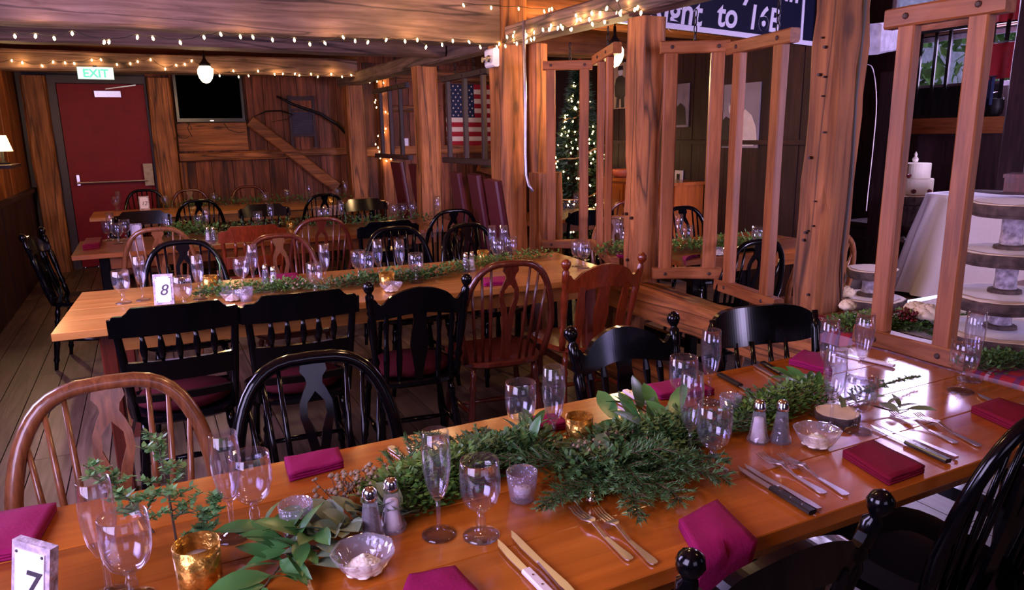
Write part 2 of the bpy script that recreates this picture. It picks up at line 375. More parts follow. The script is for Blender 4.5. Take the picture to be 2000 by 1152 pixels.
def planks(parent, mat, axis, fixed, a, b, z0, z1, wmin, wmax, depth=.02, back=.03, sgn=1):
    """upright boards side by side on a wall; fixed = the face of the wall, sgn = side the room lies on"""
    t = a
    while t < b-.01:
        wd = random.uniform(wmin, wmax); t1 = min(b, t+wd)
        if b-t1 < wmin*.5: t1 = b
        d = depth+random.uniform(-.004, .004)
        lo, hi = sorted((fixed+sgn*d, fixed-sgn*back))
        if axis == 'X': MB().bbox((t+.003, lo, z0), (t1-.003, hi, z1)).obj('plank', mat, parent)
        else: MB().bbox((lo, t+.003, z0), (hi, t1-.003, z1)).obj('plank', mat, parent)
        t = t1
wf = struct('wall_far'); MB().bbox((XL-.1, YF+.03, 0), (XR+.1, YF+.1, 3)).obj('backing', 'doorframe', wf)
planks(wf, 'boards', 'X', YF, .12, XR, 0, 2.46, .17, .27, sgn=-1)
planks(wf, 'boards', 'X', YF, 2.6, XR, 2.463, 2.94, .17, .27, sgn=-1)
wl = struct('wall_left'); planks(wl, 'leftboards', 'Y', XL, 6.2, YF, .95, 2.45, .2, .3)
planks(wl, 'darkZ', 'Y', XL, 6.2, YF, 0, .93, .2, .3, depth=.035)
MB().bbox((XL-.05, 6.2, .93), (XL+.07, YF, .975)).obj('rail', 'darkY', wl)
for a, b in (((XL-.12, 1.35, 0), (XL, 2.3, 2.46)), ((XL-.12, 4.3, 0), (XL, 6.2, 2.46)), ((XL-.12, 2.3, 0), (XL, 4.3, .9)), ((XL-.12, 2.3, 2.1), (XL, 4.3, 2.46)), ((XL-.12, YB, 0), (XL, -.2, 2.46)), ((XL-.12, -.2, 0), (XL, 1.35, .95)), ((XL-.12, -.2, 2.15), (XL, 1.35, 2.46)), ((XL-.12, 6.2, 0), (XL-.03, YF, 2.46))):
    MB().bbox(a, b).obj('panel', 'darkZ', wl)
wb = struct('wall_back')
for a, b in (((XL, 0), (-.6, 3)), ((-.6, 0), (1, 1.15)), ((-.6, 2.35), (1, 3)), ((1, 0), (4.6, 3)), ((4.6, 0), (7.2, 1)), ((4.6, 2.4), (7.2, 3)), ((7.2, 0), (XE, 3)), ((XR, 3), (XE, 3.95))):
    MB().bbox((a[0], YB-.1, a[1]), (b[0], YB-.02, b[1])).obj('panel', 'darkZ', wb)
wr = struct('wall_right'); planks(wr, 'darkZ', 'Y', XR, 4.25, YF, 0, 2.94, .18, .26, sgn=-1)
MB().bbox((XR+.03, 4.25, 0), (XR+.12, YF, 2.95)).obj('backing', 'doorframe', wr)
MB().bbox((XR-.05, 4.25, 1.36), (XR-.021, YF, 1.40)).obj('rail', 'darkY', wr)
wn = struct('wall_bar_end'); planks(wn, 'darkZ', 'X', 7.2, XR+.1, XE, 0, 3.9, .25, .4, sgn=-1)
we = struct('wall_bar_side')
BW = (4.72, 5.95, 1.92, 2.52)    # bar window: y0,y1,z0,z1
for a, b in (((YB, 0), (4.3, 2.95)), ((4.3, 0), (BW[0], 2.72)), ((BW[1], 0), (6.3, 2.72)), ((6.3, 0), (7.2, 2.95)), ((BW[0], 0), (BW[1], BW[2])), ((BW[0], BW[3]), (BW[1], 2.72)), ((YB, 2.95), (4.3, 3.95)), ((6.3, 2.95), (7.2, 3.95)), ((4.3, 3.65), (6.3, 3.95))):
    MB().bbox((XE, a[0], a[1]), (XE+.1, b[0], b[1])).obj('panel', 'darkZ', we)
def window(name, c, ax, wd, ht, nx, nz):
    """frame, muntins and panes set in an opening; ax = 'X' wall runs along X"""
    o = struct(name)
    def P(u, v, t): return (c[0]+u, c[1]+t, c[2]+v) if ax == 'X' else (c[0]+t, c[1]+u, c[2]+v)
    def bx(u0, v0, u1, v1, t, nm, mt): a, b = P(u0, v0, -t), P(u1, v1, t); return MB().bbox(a, b).obj(nm, mt, o)
    f = .05
    for r in ((-wd/2, -ht/2, wd/2, -ht/2+f), (-wd/2, ht/2-f, wd/2, ht/2), (-wd/2, -ht/2+f, -wd/2+f, ht/2-f), (wd/2-f, -ht/2+f, wd/2, ht/2-f)): bx(*r, .03, 'window_frame', 'whitewash')
    pw, ph = (wd-2*f)/nx, (ht-2*f)/nz
    for i in range(1, nx): bx(-wd/2+f+pw*i-.01, -ht/2+f, -wd/2+f+pw*i+.01, ht/2-f, .012, 'muntin', 'whitewash')
    for i in range(nx):
        for j in range(nz): bx(-wd/2+f+pw*i+.01, -ht/2+f+ph*j+.002, -wd/2+f+pw*(i+1)-.01, -ht/2+f+ph*(j+1)-.002, .002, 'pane', 'pane')
    return o
window('window_1', (.2, YB-.06, 1.75), 'X', 1.6, 1.2, 3, 2)
window('window_2', (XL-.06, .575, 1.55), 'Y', 1.55, 1.2, 3, 2)
window('window_5', (XL-.06, 3.3, 1.5), 'Y', 2.0, 1.2, 4, 2)
window('window_3', (5.9, YB-.06, 1.7), 'X', 2.6, 1.4, 4, 2)
window('window_6', (XE+.05, 5.3, 3.185), 'Y', 2.0, .93, 4, 1)
window('window_4', (XE+.05, (BW[0]+BW[1])/2, (BW[2]+BW[3])/2), 'Y', BW[1]-BW[0], BW[3]-BW[2], 3, 2)

# timbers ------------------------------------------------------------
def timber(name, label, cat, p, q, wd, ht, ax, up=(0, 0, 1), seg=12, jit=.008, bev=.018, mat='timber', group=None):
    o = MB().bar(p, q, wd, ht, up, seg, jit, bev).obj(name, mat+ax); return tag(o, label, cat, group)
def post(label, x0, x1, y0, y1, z0, z1, jit=.008, mat='timber', group='upright barn posts'):
    return timber('timber_post', label, 'post', ((x0+x1)/2, (y0+y1)/2, z0), ((x0+x1)/2, (y0+y1)/2, z1), x1-x0, y1-y0, 'Z', (0, 1, 0), 14, jit, .022, mat, group)
G_B = 'ceiling beams'
bA = timber('ceiling_beam', 'thick hewn ceiling beam across the top left, fairy lights under its lower edge', 'beam', (XL, 5.02, 2.29), (XP-.12, 5.02, 2.29), .24, .34, 'X', seg=26, jit=.006, group=G_B, mat='beam')
bB = timber('ceiling_beam', 'dark weathered ceiling beam just behind the thick front beam', 'beam', (XL, 6.12, 2.27), (XP-.1, 6.12, 2.27), .22, .25, 'X', seg=22, jit=.006, group=G_B, mat='beam')
bC = timber('ceiling_beam', 'hewn ceiling beam above the red door and television', 'beam', (XL, 9.15, 2.30), (XP-.05, 9.15, 2.30), .22, .2, 'X', seg=22, jit=.006, group=G_B, mat='beam')
bD = timber('ceiling_beam', 'long rail beam running over the row of posts, wound with fairy lights', 'beam', (XP, .6, 2.16), (XP, YF-.03, 2.20), .16, .13, 'Y', seg=40, jit=.004, bev=.012, group=G_B, mat='beam')
bE = timber('ceiling_beam', 'brown beam crossing above the hanging wooden racks behind the corner post', 'beam', (XP-.02, 5.02, 2.44), (XR, 5.02, 2.38), .2, .28, 'X', seg=14, group=G_B)
bF = timber('ceiling_beam', 'orange lit header beam above the decorated tree', 'beam', (XP+.1, 6.6, 2.42), (XR, 6.6, 2.42), .2, .34, 'X', seg=14, group=G_B)
pa = post('big hewn post at left corner beside the red door', -1.115, -.88, 9.74, 9.95, 0, 2.2)
pb = post('hewn post between the red door and the television', .13, .38, 9.77, 9.96, 0, 2.2)
pc = post('hewn post at far wall under the end of the light strings', 2.42, 2.64, 9.5, 9.72, 0, 2.13)
pd = post('hewn post wound with fairy lights against the far wall', 2.93, 3.1, 9.8, 9.98, 0, 2.3)
pe = post('slim hewn post left of the flag', 2.4, 2.6, 6.72, 6.92, 0, 2.13)
pf = post('tall hewn post carrying the metal conduit', 2.38, 2.6, 4.9, 5.12, 0, 2.43)
pg = post('grey timber set close beside the conduit post', 2.63, 2.76, 4.86, 5.02, 1.2, 2.13, .004)
pg2 = post('stepped timber block at the foot of the grey timber', 2.6, 2.8, 4.72, 4.92, 0, 1.2, .005)
ph_ = post('knotty post in the middle standing on the low sill', 2.49, 2.65, 3.36, 3.52, .61, 2.1)
pi_ = post('broad cracked post on the right with dark nail holes', 2.415, 2.59, 2.02, 2.17, .61, 2.46, .008)
_q = onx(1992, 200, 7.3)
pj = post('dark brown post at the right edge behind the log stands', 7.3, 7.58, _q.y-.13, _q.y+.13, 0, 2.95, .004, 'dark')
sill = timber('sill_beam', 'heavy cracked sill beam under the middle post', 'beam', (2.5, 2.0, .535), (2.5, 3.8, .535), .17, .17, 'Y', seg=16, jit=.008)
sil2 = timber('sill_beam', 'lower timber lying on the floor beneath the sill beam', 'beam', (2.54, 2.0, .08), (2.54, 3.9, .08), .16, .16, 'Y', seg=16, jit=.006)
for i, (y0, y1) in enumerate(((2.05, 2.2), (3.38, 3.52), (3.62, 3.76))):
    tag(MB().bar((2.5, (y0+y1)/2, .16), (2.5, (y0+y1)/2, .45), .13, .14, (0, 1, 0), 3, .004).obj('sill_block', 'timberZ'), ('short block holding up the sill beam below the cracked right post', 'short block holding up the sill beam below the knotty middle post', 'short block holding up the far end of the sill beam')[i], 'block')
crk = [(0, .6), (.02, .75), (-.01, .98), (.012, 1.3), (-.008, 1.6), (.006, 1.9), (-.01, 2.2), (0, 2.4)]
MB().tube([(2.535+a*.6, 2.018, z) for a, z in crk[1:]], [.003, .005, .007, .006, .007, .006, .004], 5).obj('crack', 'doorframe', pi_)
for i in range(22):
    z = random.uniform(.7, 2.2); s = random.choice((.003, .004, .006))
    yy = random.uniform(2.04, 2.12)
    MB().lathe([(s, -.012), (s, .012)], 8).obj('nail_hole', 'doorframe', pi_); h = COL.objects[-1]
    h.rotation_euler = (0, PI/2, 0); h.location = (2.412, yy, z)
for x, y, z in ((2.487, 3.42, 1.0), (2.487, 3.47, 1.02), (2.487, 3.45, .75)):
    o = MB().lathe([(.009, -.012), (.009, .012)], 8).obj('nail_hole', 'doorframe', ph_); o.rotation_euler = (0, PI/2, 0); o.location = (x, y, z)
o = MB().bbox((XP-.1-.35, 6.0, 2.255), (XP-.1-.24, 6.016, 2.30)).obj('mortise', 'doorframe', bB)
# far wall carpentry
rail = timber('wall_rail', 'long horizontal rail on the far wall below the television', 'rail', (.4, 9.93, 1.265), (2.6, 9.93, 1.30), .1, .1, 'X', group='rails on the far wall')
rail2 = timber('wall_rail', 'horizontal rail on the far wall below the flag', 'rail', (2.66, 9.93, 1.28), (XR-.02, 9.93, 1.30), .1, .12, 'X', group='rails on the far wall')
rail3 = timber('wall_rail', 'upper rail on the far wall between post and flag', 'rail', (3.12, 9.94, 1.86), (3.85, 9.94, 1.86), .06, .09, 'X', group='rails on the far wall')
rail4 = timber('wall_rail', 'header rail along the far wall above the flag', 'rail', (3.12, 9.94, 2.32), (XR-.02, 9.94, 2.30), .07, .16, 'X', group='rails on the far wall')
stud = timber('wall_stud', 'short upright stud under the left end of the long rail', 'stud', (.43, 9.95, 0), (.43, 9.95, 1.21), .09, .05, 'Z', (0, 1, 0), 6, .003)
brc = timber('wall_brace', 'slanting brace running down across the far wall', 'brace', ony(488, 236, 9.9), ony(658, 366, 9.9), .09, .14, 'X', (0, 0, 1), 8, .004, .012)
tag(MB().bbox((.41, 9.93, 1.345), (1.22, 9.975, 1.70)).obj('wall_board', 'timberX'), 'wide plain board on the wall directly below the television', 'board')
# door
dr = struct('door_1')
MB().bbox((-.79, 9.93, .01), (.1, 9.98, 2.13)).obj('door_leaf', 'doorred', dr)
for a, b in (((-.89, 9.90, 0), (-.795, 10.0, 2.22)), ((.103, 9.90, 0), (.125, 10.0, 2.22)), ((-.795, 9.90, 2.135), (.103, 10.0, 2.22))): MB().bbox(a, b).obj('door_frame', 'doorframe', dr)
pbz = 1.01
m = MB().tube([(-.72, 9.86, pbz), (.03, 9.86, pbz)], .014, 10); m.box((-.7, 9.895, pbz+.03), (.03, .07, .12)); m.obj('push_bar', 'steel', dr)
m = MB().bbox((-.01, 9.85, pbz-.06), (.09, 9.93, pbz+.2)); m.obj('latch_case', 'brass', dr)
m = MB().bbox((-.42, 9.87, 1.98), (-.15, 9.93, 2.05)).obj('door_closer', 'steel', dr)
MB().bar((-.30, 9.86, 2.07), (.02, 9.80, 2.115), .02, .012).obj('closer_arm', 'steel', dr)
# ------------------------------------------------------------------ chairs
def seat_mesh(mat, w=.43, d=.42, th=.035):
    n = 24; out = []
    for k in range(n):
        t = 2*PI*k/n; c, s_ = math.cos(t), math.sin(t); e = .55
        x = w/2*math.copysign(abs(c)**e, c); y = d/2*math.copysign(abs(s_)**e, s_); x *= 1+.10*(y/(d/2)); out.append((x, y))
    m = MB(); rings = [(.90, .45-th), (1.0, .45-th*.6), (1.0, .45-.006), (.96, .45), (.5, .442)]
    for r, z in rings: m.v += [(x*r, y*r, z) for x, y in out]
    for i in range(len(rings)-1):
        for k in range(n): m.f.append((i*n+k, i*n+(k+1) % n, i*n+n+(k+1) % n, i*n+n+k))
    m.f += [tuple(range(n))[::-1], tuple(range(4*n, 5*n))]
    return m.mesh('seat', mat)
def turned(p, q, r, n=8, prof=((0, .75), (.12, 1), (.2, .7), (.24, 1.1), (.28, .8), (.6, 1.15), (.8, .9), (.84, 1.15), (.88, .8), (1, .7))):
    p, q = V(p), V(q); m = MB(); m.tube([p.lerp(q, t) for t, _ in prof], [r*k for _, k in prof], n); return m
_mc = {}
def shared(key, fn):
    if key not in _mc: _mc[key] = fn()
    return _mc[key]
def chair_base(t, mat, stretch=True):
    mobj('seat', shared(('seat', mat), lambda: seat_mesh(mat)), t)
    for i, (x, y) in enumerate(((-.16, .15), (.16, .15), (-.15, -.15), (.15, -.15))):
        mobj('leg', shared(('leg', mat, i), lambda: turned((x, y, .42), (x*1.28, y*1.35, 0), .017).mesh('leg', mat, True)), t)
    if stretch:
        for i, (a, b) in enumerate((((-.185, .18, .18), (-.175, -.18, .2)), ((.185, .18, .18), (.175, -.18, .2)), ((-.18, 0, .19), (.18, 0, .19)))):
            mobj('stretcher', shared(('str', mat, i), lambda: MB().tube([a, V(a).lerp(V(b), .5), b], [.008, .013, .008], 7).mesh('stretcher', mat, True)), t)
def byy(z): return -.165-.24*(z-.45)          # plane of a leaning back
def hoop_pts(H, w0=.19, w1=.225, n=26):
    pts = []
    for i in range(n+1):
        a = PI*i/n; c, s_ = math.cos(a), math.sin(a)
        z = .45+(H-.45)*(abs(s_)**.72); x = w1*math.copysign(abs(c)**.62, c)
        if z < .62: x *= (w0/w1)+(1-w0/w1)*((z-.45)/.17)
        pts.append((x, byy(z), z))
    return pts
def hoop_z(x, H, w1=.225):
    c = min(1, abs(x)/w1)**(1/.62); s_ = math.sqrt(max(0, 1-c*c)); return .45+(H-.45)*s_**.72
def splat_mesh(mat, H, hole=True):
    """fiddle-shaped splat, pierced, in two halves joined at waist and foot"""
    zs = [0, .25, .45, .56, .66, .75, .82, .87, .91, .95, 1]; ws = [.022, .022, .026, .036, .046, .044, .032, .021, .024, .037, .033]
    hw = [0, 0, 0, .010, .026, .024, 0, 0, 0, 0, 0]
    z0, z1 = .45, H-.012; m = MB()
    def fn(u, v, w_): z = z0+(z1-z0)*v; return (u, byy(z)+w_, z)
    for sg in (-1, 1): m.strip([(sg*h, z) for h, z in zip(hw, zs)], [(sg*w_, z) for w_, z in zip(ws, zs)], .012, fn)
    return m.mesh('splat', mat)
def bow_chair(label, mat, loc, rz, H=.93, splat=True, hoopr=.016, name='bow_back_chair', group='bow-back chairs'):
    t = thing(name, label, 'chair', loc, rz, group); chair_base(t, mat)
    mobj('hoop', shared(('hoop', mat, H, hoopr), lambda: MB().tube(hoop_pts(H), hoopr, 8, flat=1.0, up=(0, 1, .24)).mesh('hoop', mat, True)), t)
    xs = (-.165, -.125, -.085, .085, .125, .165) if splat else (-.16, -.115, -.07, -.024, .024, .07, .115, .16)
    for x in xs:
        def f():
            zt = hoop_z(x*1.08, H)-.006; z0 = .445
            return MB().tube([(x*.86, byy(z0), z0), (x*.97, byy((z0+zt)/2), (z0+zt)/2), (x*1.08, byy(zt), zt)], [.007, .0085, .006], 7).mesh('spindle', mat, True)
        mobj('spindle', shared(('sp', mat, H, x), f), t)
    if splat: mobj('splat', shared(('splat', mat, H), lambda: splat_mesh(mat, H)), t)
    return t
def crest_mesh(mat, W, lo, hi, depth=.03, th=.02, n=44, name='crest_rail'):
    m = MB(); us = [-1+2*i/n for i in range(n+1)]
    def fn(u, v, w_): return (u*W, byy(v)-depth*(1-u*u)+w_, v)
    m.strip([(u, lo(u)) for u in us], [(u, hi(u)) for u in us], th, fn); return m.mesh(name, mat, False)
def ladder_chair(label, mat, loc, rz, name='crest_rail_chair', kind='step', group='crest-rail chairs', cushion=None):
    """kind step: shaped crest over a spindle gallery; kind knob: turned posts with ball finials, arched crest and splat; kind round: deep rounded crest"""
    t = thing(name, label, 'chair', loc, rz, group); chair_base(t, mat)
    W = .205
    for i, sg in enumerate((-1, 1)):
        def pst():
            x0, x1 = sg*.175, sg*W
            if kind in ('knob', 'arrow'):
                pr = [(.44, .014), (.50, .018), (.52, .011), (.545, .02), (.57, .012), (.66, .018), (.74, .019), (.76, .012), (.775, .019), (.79, .013), (.80, .018), (.85, .018), (.858, .011), (.864, .012), (.875, .020), (.888, .024), (.902, .021), (.912, .010), (.915, .002)]
            else: pr = [(.44, .015), (.6, .016), (.8, .014), (.865, .011)]
            return MB().tube([(x0+(x1-x0)*(z-.44)/.44, byy(z), z) for z, r in pr], [r for z, r in pr], 10).mesh('back_post', mat, True)
        mobj('back_post', shared(('post', mat, kind, sg), pst), t)
    if kind == 'step':
        mobj('crest_rail', shared(('crest', mat, kind), lambda: crest_mesh(mat, W*1.1, lambda u: .79, lambda u: .872+.03*(1 if abs(u) < .62 else .5*(1+math.cos(min(1, (abs(u)-.62)/.16)*PI)))-.012*(abs(u) > .93))), t)
        mobj('middle_rail', shared(('mid', mat), lambda: crest_mesh(mat, W*.97, lambda u: .60, lambda u: .685, name='middle_rail')), t)
        mobj('lower_rail', shared(('lowr', mat), lambda: crest_mesh(mat, W*.88, lambda u: .515, lambda u: .545, name='lower_rail')), t)
        for x in (-.12, -.06, 0, .06, .12):
            mobj('spindle', shared(('gsp', mat, x), lambda: MB().tube([(x, byy(z)-.028*(1-(x/.2)**2), z) for z in (.68, .71, .735, .76, .795)], [.006, .011, .014, .011, .006], 7).mesh('spindle', mat, True)), t)
    elif kind in ('knob', 'arrow'):
        mobj('crest_rail', shared(('crest', mat, kind), lambda: crest_mesh(mat, W*.96, lambda u: .755+.012*math.cos(u*PI), lambda u: .825+.055*max(0, math.cos(u*PI*.62))-.018*math.exp(-((abs(u)-.78)/.1)**2)+.01*(abs(u) > .9))), t)
        xs = (-.12, 0, .12) if kind == 'arrow' else (-.14, -.085, 0, .085, .14)
        for x in xs:
            def f():
                m = MB()
                if x == 0 or kind == 'arrow':
                    zz = [.445, .5, .56, .62, .68, .73, .77]; ww = [.018, .02, .03, .04, .034, .026, .03]; k_ = 1 if x == 0 else .6
                    m.strip([(-a*k_, z) for a, z in zip(ww, zz)], [(a*k_, z) for a, z in zip(ww, zz)], .012, lambda u, v, w_: (x*(.9+.1*(v-.45)/.3)+u, byy(v)-.028+w_-.02*(1-(v-.45)/.32)*0, v))
                else: m.tube([(x, byy(z)-.024, z) for z in (.445, .5, .56, .66, .72, .77)], [.007, .012, .014, .009, .013, .007], 7)
                return m.mesh('splat' if x == 0 else 'slat', mat)
            mobj('splat' if x == 0 else 'slat', shared(('ks', mat, kind, x), f), t)
    else:
        mobj('crest_rail', shared(('crest', mat, kind), lambda: crest_mesh(mat, W*1.12, lambda u: .755+.035*abs(u)**4, lambda u: .885-.075*abs(u)**6, .05)), t)
        for x in (-.1, -.035, .035, .1):
            mobj('spindle', shared(('rsp', mat, x), lambda: MB().tube([(x, byy(z)-.036, z) for z in (.445, .55, .66, .77)], [.007, .011, .011, .007], 7).mesh('spindle', mat, True)), t)
    if cushion: mobj('cushion', shared('cushion', lambda: MB().lathe([(0, .448), (.17, .45), (.185, .465), (.17, .485), (0, .492)], 16).mesh('cushion', cushion, True)), t)
    return t
def tall_chair(label, loc, rz, mat='maroon'):
    t = thing('high_back_chair', label, 'chair', loc, rz, 'maroon high-back chairs')
    def bk():
        m = MB(); ring = []
        m.bar((0, -.2, .40), (0, -.31, 1.2), .36, .05, (0, 1, 0), 6, 0, .014); return m.mesh('backrest', mat)
    mobj('backrest', shared('tallback', bk), t)
    mobj('seat', shared('tallseat', lambda: MB().bar((0, -.2, .44), (0, .22, .44), .42, .09, (0, 0, 1), 2, 0, .02).mesh('seat', mat)), t)
    for x in (-.18, .18):
        for y in (-.18, .19): MB().bar((x, y, .4), (x, y*1.1, 0), .035, .035, (0, 1, 0)).obj('leg', 'black', t)
    return t
FAR, NEAR = PI, 0      # a chair on the far side of its table looks towards the camera
bow_chair('brown bow-back chair with pierced splat behind the front table, far left', 'brown', (-.13, 1.69, 0), FAR+.05, .90, hoopr=.019)
bow_chair('black bow-back chair behind the front table beside the brown one', 'black', (.335, 1.70, 0), FAR-.08, .885, hoopr=.019)
ladder_chair('black chair with two ball finials behind the middle of the front table', 'black', (1.375, 1.66, 0), FAR-.02, kind='knob', name='finial_chair').scale.z = .955
ladder_chair('black chair with deep rounded crest beside the cracked right post', 'black', (1.80, 1.50, 0), FAR-.17, kind='round', name='rounded_crest_chair')
ladder_chair('black ball-finial chair in the front, backed to the camera by the draped napkin', 'black', (.885, 1.02, 0), NEAR-.03, kind='knob', name='finial_chair').scale.z = .95
bow_chair('black bow-back chair at the right end of the front edge', 'black', (1.60, 1.0, 0), NEAR-.05, .93)
ladder_chair('black step-crest chair in front of the table number 8 card', 'black', (.05, 3.12, 0), NEAR-.02, kind='step', cushion='cushion')
ladder_chair('black step-crest chair second from left along the number 8 table', 'black', (.50, 3.09, 0), NEAR-.04, kind='step', cushion='cushion')
ladder_chair('black finial chair with red cushion left of the brown bow-back', 'black', (.99, 3.05, 0), NEAR-.12, kind='knob', cushion='cushion', name='finial_chair')
bow_chair('reddish brown bow-back chair at the near side of the number 8 table', 'redbrown', (1.44, 3.10, 0), NEAR-.12, .925)
ladder_chair('cherry wood finial chair with arrow slats next to the sill beam', 'cherry', (1.93, 3.10, 0), NEAR-.08, kind='arrow', name='finial_chair')
ladder_chair('black finial chair at the left end of the third table, seen side on', 'black', (-.44, 5.62, 0), -PI/2-.15, kind='knob', name='finial_chair')
bow_chair('black bow-back chair just behind the number 8 card', 'black', (.13, 4.16, 0), FAR-.05, .92)
bow_chair('reddish bow-back chair with fiddle splat behind the middle salt shaker', 'redbrown', (.66, 4.13, 0), FAR, .92)
bow_chair('black bow-back chair behind the tall flutes of the number 8 table', 'black', (1.36, 4.08, 0), FAR, .92, splat=False)
bow_chair('black bow-back chair with bright rim left of the conduit post', 'black', (1.86, 4.0, 0), FAR+.2, .92)
bow_chair('light brown bow-back chair below the third table card', 'brown', (.03, 5.48, 0), NEAR, .92)
ladder_chair('cherry crest-rail chair with maroon cushion at the third table', 'cherry', (.62, 5.5, 0), NEAR, kind='step', cushion='cushion')
bow_chair('dark red bow-back chair right of the cherry crest-rail chair', 'redbrown', (1.08, 5.46, 0), NEAR, .92)
ladder_chair('black step-crest chair near the middle of the third table', 'black', (1.50, 5.22, 0), NEAR, kind='step')
bow_chair('black bow-back chair in front of the maroon high-back chairs', 'black', (2.12, 5.52, 0), NEAR, .91)
ladder_chair('black step-crest chair below the number 12 card', 'black', (-.06, 6.56, 0), FAR, kind='step')
bow_chair('black bow-back chair in the gap before the far table', 'black', (.43, 7.85, 0), NEAR, .91)
ladder_chair('black step-crest chair at the third table, right of the far bow-back', 'black', (.93, 6.6, 0), FAR, kind='step')
bow_chair('black bow-back chair at the near side of the far table, centre', 'black', (1.62, 7.8, 0), NEAR, .91)
ladder_chair('black step-crest chair at the third table near the hewn far post', 'black', (1.85, 6.6, 0), FAR, kind='step')
bow_chair('black bow-back chair by the red door behind the number 12 card', 'black', (-.03, 9.0, 0), FAR, .93, splat=False)
bow_chair('dark brown bow-back chair by the far wall next to the door post', 'redbrown', (.44, 8.98, 0), FAR, .91)
bow_chair('dark bow-back chair by the far wall under the long rail', 'redbrown', (1.09, 9.0, 0), FAR, .92)
bow_chair('blue black bow-back chair beyond the hanging racks, against the dark wall', 'black', (3.62, 4.06, 0), FAR, .92)
bow_chair('brown bow-back chair seen left of the knotty middle post', 'brown', (2.93, 3.96, 0), FAR, .90)
bow_chair('dark red bow-back chair in front of the orange cabinet', 'redbrown', (3.58, 5.26, 0), NEAR, .92)
bow_chair('black bow-back chair just beyond the sill beam, behind the racks', 'black', (2.93, 3.12, 0), NEAR-.05, .90)
bow_chair('light rimmed brown bow-back chair hidden by the cracked right post', 'brown', (3.42, 3.05, 0), NEAR-.1, .905)
ladder_chair('black rounded-crest chair in the gap below the decorated tree', 'black', (3.2, 5.22, 0), NEAR, kind='round', name='rounded_crest_chair')

for px, py, lb in ((775, 316, 'maroon high-back chair, left one of the pair at the far table'), (812, 321, 'maroon high-back chair, right one of the pair at the far table')):
    p = onz(px, py, 1.2); tall_chair(lb, (p.x+.31, p.y, 0), -PI/2)
for px, py, lb in ((895, 337, 'maroon high-back chair left of three beside the conduit post'), (932, 341, 'maroon high-back chair, middle one of three beside the conduit post'), (968, 352, 'maroon high-back chair right of three beside the conduit post')):
    p = onz(px, py, 1.18); tall_chair(lb, (p.x+.305, p.y, 0), -PI/2-.16).scale = (.85, 1, .983)
# ------------------------------------------------------------------ tables
TZ = .75
def table(name, label, mat, loc, rz, L, W, nb, leg='black', over=.12, th=.032):
    """board top (one object per board), apron and trestle legs; origin at left end of the centre line"""
    t = thing(name, label, 'table', loc, rz, 'long dining tables'); y = -W/2
    for i in range(nb):
        y1 = -W/2+W*(i+1)/nb
        MB().bar((0, (y+y1)/2, TZ-th/2), (L, (y+y1)/2, TZ-th/2), y1-y-.0006, th, (0, 0, 1), 1, 0, .002).obj('plank', mat, t); y = y1
    for sg in (-1, 1): MB().bbox((over+.03, sg*(W/2-.1)-.012, TZ-th-.09), (L-over-.03, sg*(W/2-.1)+.012, TZ-th)).obj('apron', mat, t)
    for x in (over+.06, L-over-.06):
        for sg in (-1, 1): MB().bar((x, sg*(W/2-.1), TZ-th-.0), (x, sg*(W/2-.1), 0), .06, .06, (0, 1, 0), 1, 0, .006).obj('leg', leg, t)
        MB().bbox((x-.02, -W/2+.13, .17), (x+.02, W/2-.13, .22)).obj('stretcher', leg, t)
    return t
T1 = table('dining_table', 'long honey wood table in the foreground', 'table', (-1.05, 1.253, 0), 0, 3.2, .756, 4)
T2R = -.062
T2 = table('dining_table', 'long pale wood table bearing the number 8 card', 'tablepale', (-.37, 3.665, 0), T2R, 2.62, .86, 4, 'redbrown')
T3 = table('dining_table', 'third long table with the maroon napkin at its left corner', 'tabledark', (-.49, 5.87, 0), 0, 2.85, .8, 4)
T4 = table('dining_table', 'farthest long table in front of the red door', 'tablepale', (-.53, 8.49, 0), 0, 3.0, .8, 4)
T6 = table('dining_table', 'long table beyond the posts and hanging racks', 'tabledark', (2.72, 3.62, 0), 0, 1.28, .74, 4)
T5 = table('dining_table', 'long table in the side room near the decorated tree', 'tabledark', (2.8, 5.8, 0), 0, 1.7, .74, 4)
T7 = table('display_table', 'low display table under the log slice stands', 'tabledark', (2.31, 1.35, 0), 0, 1.5, 1.25, 5)
